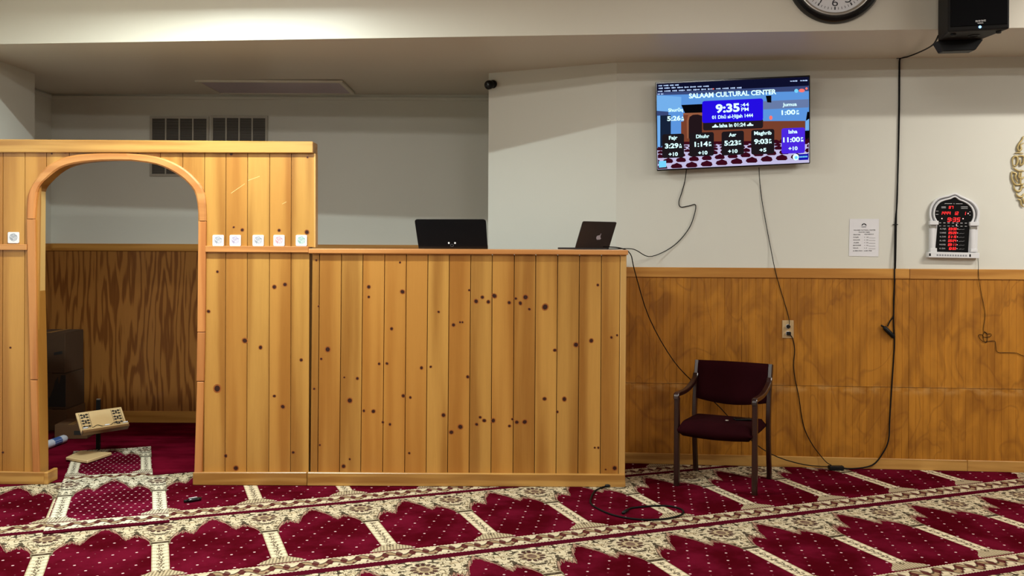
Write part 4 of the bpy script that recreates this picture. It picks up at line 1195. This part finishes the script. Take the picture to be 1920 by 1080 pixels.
a, b = onW(1657, 613, .03), onW(1677, 633, .03)
obj('adapter', MB().tube([a, a.lerp(b, .1), a.lerp(b, .9), b], lambda u: 0.017 if .05 < u < .95 else .009, 10, 0), M_black, t, smooth=True, auto=50)
obj('adapter_plug', MB().tube([onW(1652, 610, .03), a], 0.007, 8, 0), M_black, t, smooth=True)
pts = Wu([(1831, 468), (1834, 490), (1835, 520), (1839, 545), (1845, 575), (1847, 592), (1844, 615), (1845, 622)])
pts += Wp([(1850, 625), (1851, 640), (1846, 641), (1843, 630), (1846, 622), (1850, 626), (1858, 626), (1857, 631), (1845, 632), (1842, 628), (1835, 628), (1838, 636), (1845, 641), (1853, 640), (1865, 639.5), (1867, 648), (1870, 660), (1888, 661), (1906, 662), (1918, 667), (1950, 672)], 0.018)
cable('clock_cord', pts, 'thin dark cord knotted below the digital prayer clock', 0.002, sm=3)
fz = 0.007
pts = [atZ(x, y, fz) for x, y in ((1143, 911), (1128, 914), (1115, 921), (1108, 934), (1108, 944), (1120, 953), (1145, 964), (1175, 971), (1210, 974.5), (1245, 973), (1270, 968), (1281, 962), (1278, 955), (1262, 950), (1240, 948), (1215, 949), (1195, 951), (1182, 953), (1174, 958))]
t = cable('floor_cable', pts, 'black cable looped on the carpet in front of the counter corner', 0.006)
obj('plug', MB().tube([atZ(1176, 956.5, .009), atZ(1168, 962, .009)], 0.010, 8, 0), M_black, t, smooth=True)
obj('plug', MB().tube([atZ(1150, 909, .01), atZ(1136, 911.5, .01)], 0.012, 8, 0), M_black, t, smooth=True)
ps = thing('power_strip', V((ends.x, ends.y, 0)), 'small black power adapter on the floor against the baseboard', 'power strip')
obj('housing', MB().box((ends.x, ends.y - .015, 0.018), (0.11, 0.05, 0.03), bev=0.006, seg=2), M_black, ps)
obj('socket_strip', MB().box((ends.x, ends.y - .015, 0.033), (0.08, 0.028, 0.003)), M_blackg, ps)

# ------------------------------------------------------------------ laptops on the counter
yl = YF + 0.06
def lid(q, back, r, k=4):
    """lid plate with rounded upper corners; q runs lower left, lower right, upper right, upper left"""
    q = [V(p) for p in q]; out = [q[0], q[1]]
    for c, a, b in ((q[2], q[1], q[3]), (q[3], q[2], q[0])):
        da, db = (a - c).normalized() * r, (b - c).normalized() * r
        for i in range(k + 1):
            t = i / k; out.append((c + da).lerp(c, t).lerp(c.lerp(c + db, t), t))
    return MB().prism(out, back)
l1 = thing('laptop', (atY(848, 466, yl).x, yl, CT1), 'wide black laptop screen seen from behind in the middle of the counter', 'laptop')
q = [atY(785, 466, yl), atY(914.5, 466, yl), atY(911, 411, yl - 0.02), atY(777, 411, yl - 0.02)]
zlo = CT1 + .002
q[0].z = q[1].z = zlo
obj('lid', lid(q, (0, 0.010, 0), 0.022), M_blackg, l1)
obj('base', MB().box(((q[0].x + q[1].x) / 2, yl + .15, CT1 + .012), (q[1].x - q[0].x - .01, 0.26, 0.018), bev=0.004), M_black, l1)
lp = Plane(q[0] + V((0, -.0012, 0)), (q[1] - q[0]).cross(q[3] - q[0]))
mb = MB(); dot = plain('bright_mark', (0.85, 0.86, 0.88, 1), 0.3)
for px in (841.5, 853.2): mb.disc(lp(px, 455.6), V((.0065, 0, 0)), V((0, 0, .0065)), 10)
obj('logo_mark', mb, dot, l1, kind='stuff')
mb = MB()
mb.tube([lp(847.5 + 3.0 * math.cos(a * PI / 5), 460 + 2.2 * math.sin(a * PI / 5), -0.0005) for a in range(10)], 0.0012, 5, 2, True)
obj('ring_mark', mb, plain('grey_mark', (0.10, 0.10, 0.11, 1), .3), l1)
hb0 = V(((1079 - 960) * 6.66 / F, 6.66, CT1 + .012)); hb1 = V(((1142 - 960) * 6.84 / F, 6.84, CT1 + .012))
hd = (hb1 - hb0).normalized(); hn = V((hd.y, -hd.x, 0))        # leans towards the hall
lean = hn * 0.085 + up * 0.187
l2 = thing('laptop', (hb0 + hb1) / 2 - up * .012, 'small dark laptop turned sideways with pale fruit emblem near counter end', 'laptop')
q = [hb0, hb1, hb1 + lean, hb0 + lean]
nn = hd.cross(lean).normalized()
if nn.dot(V((0, -1, 0))) < 0: nn = -nn
M_mac = plain('space_grey_aluminium', (0.035, 0.031, 0.033, 1), 0.4, metal=0.3)
obj('lid', lid(q, -nn * 0.006, 0.012), M_mac, l2)
b4 = [hb0, hb1, hb1 - hn * .21, hb0 - hn * .21]
obj('base', MB().hexa([p + V((0, 0, .002)) for p in b4] + [p - up * .011 for p in b4], 0.003), M_mac, l2)
lp2 = Plane(hb0 + nn * .0008, nn)
ap_ = [(1659, 235), (1668, 232), (1676, 236), (1671, 244), (1672, 254), (1678, 260), (1670, 270), (1662, 272), (1654, 271), (1645, 273), (1637, 266), (1636, 254), (1641, 242), (1650, 236)]
mb = MB(); L2 = lambda p: lp2(760 + p[0] / 4.571, 390 + p[1] / 4.571)
mb.face([L2(p) for p in ap_]); mb.face([L2(p) for p in ((1666, 230), (1671, 226), (1676, 219), (1679, 219), (1679, 226), (1673, 231))])
obj('emblem', mb, plain('mirror_grey_emblem', (0.45, 0.44, 0.52, 1), 0.3), l2, kind='stuff')

# ------------------------------------------------------------------ armchair
FL, FR_, BL, BR = V((1.16, 6.57, 0)), V((1.66, 6.32, 0)), V((1.40, 7.01, 0)), V((1.88, 6.78, 0))
ctr = (FL + FR_ + BL + BR) / 4
cx_ = (FR_ - FL).normalized(); cy_ = V((-cx_.y, cx_.x, 0))
CM_ = Matrix(((cx_.x, cy_.x, 0, ctr.x), (cx_.y, cy_.y, 0, ctr.y), (0, 0, 1, 0), (0, 0, 0, 1)))
ch = thing('armchair', ctr, 'dark wood armchair with maroon upholstery against the panelled wall', 'chair')
cl = lambda x, y, z: CM_ @ V((x, y, z))
hw, hd_ = 0.272, 0.25
def fabric():
    m, b = newmat('maroon_upholstery')
    c = coord(); n = noise(c, 350, 2); n2 = noise(c, 5, 2)
    E.put(mixc(n2 * 0.5 + n * 0.5, (0.009, 0.0009, 0.0016, 1), (0.025, 0.0024, 0.0045, 1)), b.inputs['Base Color'])
    b.inputs['Roughness'].default_value = 0.9; b.inputs['Specular IOR Level'].default_value = 0.05
    bump(b, n, 0.3, 0.001); return m
M_fab = fabric()
def bar(pts, w_, d_, name, smooth=3):
    """bent wooden member with a rounded rectangular section"""
    P = [V(p) for p in pts]
    if smooth: P = catmull(P, smooth)
    mb = MB(); rings = []
    for i, p in enumerate(P):
        a, b = P[max(0, i - 1)], P[min(len(P) - 1, i + 1)]; t = (b - a).normalized()
        sx = V((1, 0, 0)); sy = t.cross(sx).normalized()
        ww, dd = (w_(i / (len(P) - 1)), d_(i / (len(P) - 1))) if callable(w_) else (w_, d_)
        k = 0.3; ring = []
        for ux, uy in ((-1 + k, -1), (1 - k, -1), (1, -1 + k), (1, 1 - k), (1 - k, 1), (-1 + k, 1), (-1, 1 - k), (-1, -1 + k)):
            ring.append(mb.bm.verts.new(CM_ @ (p + sx * ux * ww / 2 + sy * uy * dd / 2)))
        rings.append(ring)
    for A, B in zip(rings, rings[1:]):
        for k in range(8): mb.bm.faces.new((A[k], A[(k + 1) % 8], B[(k + 1) % 8], B[k]))
    mb.bm.faces.new(rings[0][::-1]); mb.bm.faces.new(rings[-1])
    return obj(name, mb, M_walnut, ch, smooth=True, auto=35)
for s in (-1, 1):
    x = s * hw
    bar([(x, -hd_, 0), (x, -hd_, 0.3), (x, -hd_, 0.618)], 0.036, 0.042, 'front_leg', 2)
    bar([(x, hd_, 0), (x, hd_ - .03, 0.2), (x, hd_ - .045, 0.42), (x, hd_ - .02, 0.62), (x, hd_ + .035, 0.825)], 0.032, 0.046, 'rear_leg', 4)
    bar([(x, -hd_ - .018, 0.612), (x, -hd_ - .010, 0.640), (x, -hd_ + .03, 0.643), (x, -hd_ + .18, 0.640), (x, -hd_ + .32, 0.655), (x, hd_ - .045, 0.695), (x, hd_ - .008, 0.73)], 0.038, 0.030, 'arm', 4)
# seat cushion: rounded slab, fuller in the middle and at the front
def cushion(nx, ny, fn, name):
    mb = MB(); T_, B_ = [], []
    for i in range(nx + 1):
        ra, rb = [], []
        for j in range(ny + 1):
            t_, b__ = fn(i / nx, j / ny)
            ra.append(mb.bm.verts.new(CM_ @ V(t_))); rb.append(mb.bm.verts.new(CM_ @ V(b__)))
        T_.append(ra); B_.append(rb)
    for i in range(nx):
        for j in range(ny):
            mb.bm.faces.new((T_[i][j], T_[i + 1][j], T_[i + 1][j + 1], T_[i][j + 1]))
            mb.bm.faces.new((B_[i][j], B_[i][j + 1], B_[i + 1][j + 1], B_[i + 1][j]))
    for i in range(nx):
        for j in (0, ny): mb.bm.faces.new((T_[i][j], T_[i + 1][j], B_[i + 1][j], B_[i][j]))
    for j in range(ny):
        for i in (0, nx): mb.bm.faces.new((T_[i][j], T_[i][j + 1], B_[i][j + 1], B_[i][j]))
    return obj(name, mb, M_fab, ch, smooth=True, auto=60)
def edge_(u, p=0.08):
    d = min(u, 1 - u) / p
    return 1.0 if d >= 1 else math.sqrt(max(0, 1 - (1 - d) ** 2))
def seatf(u, v):
    x = (u - .5) * 2 * (hw - 0.012); y = -hd_ - 0.035 + v * (2 * hd_ - 0.01)
    e = min(edge_(u), edge_(v, .14))
    fr_ = 0.012 * math.sin(PI * u)
    return (x, y - fr_ * (1 - v), 0.405 + 0.055 * e + 0.014 * math.sin(PI * u) * math.sin(PI * min(1, v + .15)) - .01 * v), (x, y - fr_ * (1 - v), 0.400 - 0.042 * min(1, e + .2) - 0.012 * math.sin(PI * u) * (1 - v))
cushion(18, 14, seatf, 'seat')
def backf(u, v):
    x = (u - .5) * 2 * (hw - 0.004); z = 0.555 - 0.035 * math.sin(PI * u) + v * (0.275 + 0.035 * math.sin(PI * u))
    y = hd_ - .03 + (z - .6) * 0.24 + 0.03 * math.sin(PI * u)
    e = min(edge_(u, .05), edge_(v, .12))
    return (x, y - 0.022 * e - .006, z), (x, y + 0.014 * e + .004, z)
cushion(18, 10, backf, 'backrest')
# things left on the seat
def onseat(px, py): return atZ(px, py, 0.466)
p = onseat(1393, 787.5)
ph = thing('phone', p, 'small black phone lying on the armchair seat', 'phone')
RM = basis(V((p.x, p.y, p.z + .003)), (0, 0, 1), V((1, 0.1, 0)))
obj('body', MB().box((0, 0, .004), (0.125, 0.062, 0.009), M=RM, bev=0.003), M_black, ph)
obj('glass', MB().box((0, 0, .009), (0.117, 0.055, 0.001), M=RM), M_blackg, ph)
p = onseat(1363, 789.5)
tag(obj('key_fob', MB().lathe([(0.012, 0.0), (0.014, 0.003), (0.010, .007)], Matrix.Translation((p.x, p.y, p.z + .002)), 14), M_silver, smooth=True), 'tiny pale metal fob lying on the armchair seat', 'fob')

# ------------------------------------------------------------------ prayer rugs
def rug(corners, urange, vrange, z, label):
    q = [atZ(*p, z) for p in corners]           # far left, far right, near right, near left
    mb = MB(); nx, ny = 10, 16
    bm = mb.bm; uv = bm.loops.layers.uv.new('UVMap'); G_ = []; info = {}
    for j in range(ny + 1):
        row = []
        for i in range(nx + 1):
            u, v = i / nx, j / ny
            p = q[0].lerp(q[1], u).lerp(q[3].lerp(q[2], u), v)
            p.z = z + 0.0015 * math.sin(u * 7 + v * 5)
            vt = bm.verts.new(p); info[vt] = (urange[0] + (urange[1] - urange[0]) * u, vrange[0] + (vrange[1] - vrange[0]) * v); row.append(vt)
        G_.append(row)
    fs = []
    for j in range(ny):
        for i in range(nx): fs.append(bm.faces.new((G_[j][i], G_[j + 1][i], G_[j + 1][i + 1], G_[j][i + 1])))
    ring = [G_[0][i] for i in range(nx + 1)] + [G_[j][nx] for j in range(1, ny + 1)] + [G_[ny][i] for i in range(nx - 1, -1, -1)] + [G_[j][0] for j in range(ny - 1, 0, -1)]
    low = []
    for v_ in ring:
        w_ = bm.verts.new((v_.co.x, v_.co.y, 0.0005)); info[w_] = info[v_]; low.append(w_)
    for k in range(len(ring)): bm.faces.new((ring[k], ring[(k + 1) % len(ring)], low[(k + 1) % len(ring)], low[k]))
    bm.faces.new(low)
    for f in bm.faces:
        for l in f.loops: l[uv].uv = info[l.vert]
    return tag(obj('prayer_rug', mb, M_rug), label, 'rug', 'prayer rugs at the arch')
rug([(138, 846), (283, 837), (286.5, 892.6), (118.5, 900.6)], (-0.085, 1.085), (0.06, 1.97), 0.007, 'narrow prayer rug inside the arch under the book stand')
rug([(118, 901), (310, 893), (318, 978), (80, 1000)], (-0.085, 1.085), (0.06, 2.06), 0.009, 'bright prayer rug with dense dots in front of the arch')

# ------------------------------------------------------------------ book stand
bs = thing('book_stand', V((-3.29, 7.43, 0)), 'low wooden book stand with carved board on a black post', 'book stand')
M_ply2 = wood('pale_stand_wood', lin(196, 160, 110), lin(226, 196, 146), axis='X', var=0.05, coat=0.1)
zb0 = 0.036
q = [atZ(x, y, zb0) for x, y in ((123, 857), (164, 863.5), (210, 848), (151, 844.5))]
obj('base', MB().hexa([V((p.x, p.y, zb0)) for p in q] + [V((p.x, p.y, 0.012)) for p in q], 0.005), M_ply2, bs)
obj('post', MB().box((-3.318, 7.480, 0.235), (0.032, 0.022, 0.40), bev=0.003), M_black, bs)
obj('post_cap', MB().box((-3.318, 7.480, 0.438), (0.024, 0.018, 0.008)), M_silver, bs)
b0, b1 = V((-3.316, 7.18, .224)), V((-3.078, 7.47, .224)); dv_ = V((-.102, .12, .135))
bq = [b0, b1, b1 + dv_, b0 + dv_]
bn = (b1 - b0).cross(dv_).normalized()
if bn.y > 0: bn = -bn
obj('board', MB().hexa([p for p in bq] + [p - bn * .012 for p in bq], 0.003), M_ply2, bs)
bu, bv = b1 - b0, dv_
B2 = lambda u, v, o=0.0012: b0 + bu * u + bv * v + bn * o
mb = MB()
for c0 in (0.155, 0.845):
    for k in range(3):
        vc = 0.22 + k * 0.28
        for (du, dv2, su, sv) in ((-.055, .06, .035, .05), (.055, .06, .035, .05), (-.055, -.07, .035, .045), (.055, -.07, .035, .045), (0, 0, .022, .10)):
            mb.face([B2(c0 + du + a_ * su, vc + dv2 + b_ * sv) for a_, b_ in ((-1, -.4), (-.2, -1), (.8, -.7), (1, .3), (.3, 1), (-.7, .8))])
    for s_ in (-1, 1):
        mb.face([B2(c0 + s_ * .098, .06), B2(c0 + s_ * .106, .06), B2(c0 + s_ * .106, .92), B2(c0 + s_ * .098, .92)])
obj('carved_pattern', mb, plain('dark_cutout', (0.03, 0.02, 0.012, 1), .8), bs, kind='stuff')
lo = [B2(0, 0, 0), B2(1, 0, 0), B2(1, 0.06, 0), B2(0, .06, 0)]
obj('ledge', MB().hexa([p + bn * .035 for p in lo] + lo, 0.003), M_ply2, bs)
lw = [B2(0, -.1, -.012), B2(1, -.1, -.012), B2(1, 0.0, -.012), B2(0, 0.0, -.012)]
obj('under_rail', MB().hexa([p + bn * .045 for p in lw] + lw, 0.003), wood('brown_stand_wood', lin(96, 66, 38), lin(124, 88, 52), axis='X'), bs)
for (ua, ub) in ((0.16, 0.52), (0.54, 0.88)):
    obj('page_holder', MB().tube([B2(ua, .08, .02), B2(ua + .08, .11, .02), B2((ua + ub) / 2, .2, .02), B2(ub - .08, .12, .02), B2(ub, .09, .02)], 0.003, 6, 4), M_black, bs, smooth=True)
for u in (.07, .53, .93):
    obj('metal_clip', MB().hexa([B2(u - .05, .07, .037), B2(u + .05, .07, .037), B2(u + .05, .11, .037), B2(u - .05, .11, .037), B2(u - .05, .07, .02), B2(u + .05, .07, .02), B2(u + .05, .11, .02), B2(u - .05, .11, .02)]), M_white, bs)

# ------------------------------------------------------------------ cardboard boxes in the recess
def carton(x0_, x1_, y0_, y1_, z0_, z1_, label, mat, printed=None, rz=0.0):
    c = V(((x0_ + x1_) / 2, (y0_ + y1_) / 2, z0_))
    t = thing('cardboard_box', c, label, 'box', 'cardboard boxes in the recess')
    M = Matrix.Translation(c) @ Matrix.Rotation(rz, 4, 'Z')
    sx, sy, sz = x1_ - x0_, y1_ - y0_, z1_ - z0_
    obj('carton', MB().box((0, 0, sz / 2), (sx, sy, sz), M=M, bev=0.004), mat, t)
    for s in (-1, 1):
        obj('flap', MB().box((s * sx * .25, 0, sz + .002), (sx * .495, sy * .99, .004), M=M), mat, t)
    obj('tape', MB().box((0, 0, sz + .0045), (0.05, sy * .98, .001), M=M), plain('packing_tape', lin(150, 112, 66), .3), t)
    if printed:
        mb = MB()
        for poly in printed: mb.face([M @ V((x * sx / 2, -sy / 2 - .0012, z * sz)) for x, z in poly])
        obj('print', mb, plain('black_box_print', (0.02, 0.018, 0.016, 1), .7), t, kind='stuff')
    return t
M_card2 = plain('dull_cardboard', lin(78, 56, 36), .85, var=.1)
carton(-4.33, -4.00, 8.38, 8.74, 0.0, 0.19, 'dull cardboard box at the bottom of the stack in the recess', M_card)
carton(-4.33, -4.01, 8.38, 8.74, 0.197, 0.512, 'cardboard box with a large black print in the middle of the stack', M_card2,
       [[(-.98, .06), (.98, .06), (.98, .97), (.72, .97), (.60, .70), (.55, .93), (.38, .80), (.30, .60), (.18, .45), (.05, .30), (-.1, .5), (-.98, .5)], ])
carton(-4.33, -4.02, 8.38, 8.74, 0.519, 0.88, 'plain cardboard box on top of the stack in the recess', M_card2, [[(.35, .45), (.85, .48), (.85, .56), (.35, .52)]])
carton(-3.95, -3.68, 8.03, 8.32, 0.0, 0.12, 'flat low cardboard box on the carpet behind the book stand', M_card, [[(.2, .3), (.7, .3), (.7, .6), (.2, .6)]], 0.10)

# ------------------------------------------------------------------ white roll and small device on the carpet
a, b = atZ(78, 838, .035), atZ(122, 822, .035)
rl = thing('rolled_bag', V((a.x, a.y, 0)), 'white rolled bag with blue band beside the arch opening', 'bag')
dd = (b - a)
obj('roll', MB().tube([a - dd * .6, a, a + dd * .45, a + dd * .95, b], lambda t: 0.034 if t < .8 else .027, 12, 3), plain('white_plastic_film', (0.62, 0.66, 0.76, 1), .4), rl, smooth=True)
obj('blue_band', MB().tube([a + dd * .42, a + dd * .74], 0.0345, 14, 0), plain('blue_film', lin(60, 96, 160), .4), rl, smooth=True, auto=60)
p, p2 = atZ(345, 940, .012), atZ(377, 934.5, .012)
dv = thing('microphone_adapter', V(((p.x + p2.x) / 2, (p.y + p2.y) / 2, 0)), 'small shiny black device lying on the carpet by the arch', 'device')
d_ = (p2 - p)
obj('body', MB().tube([p + d_ * .22, p + d_ * .3, p + d_ * .9, p2], lambda t: 0.018 if .1 < t < .9 else .012, 10, 0, flat=.7), M_blackg, dv, smooth=True, auto=50)
obj('tip', MB().tube([p, p + d_ * .24], 0.009, 8, 0), M_black, dv, smooth=True)
obj('bright_strip', MB().box((0, 0, .0145), (.055, .010, .002), M=basis((p + d_ * .52) * 1.0, (0, 0, 1), d_)), M_white, dv)
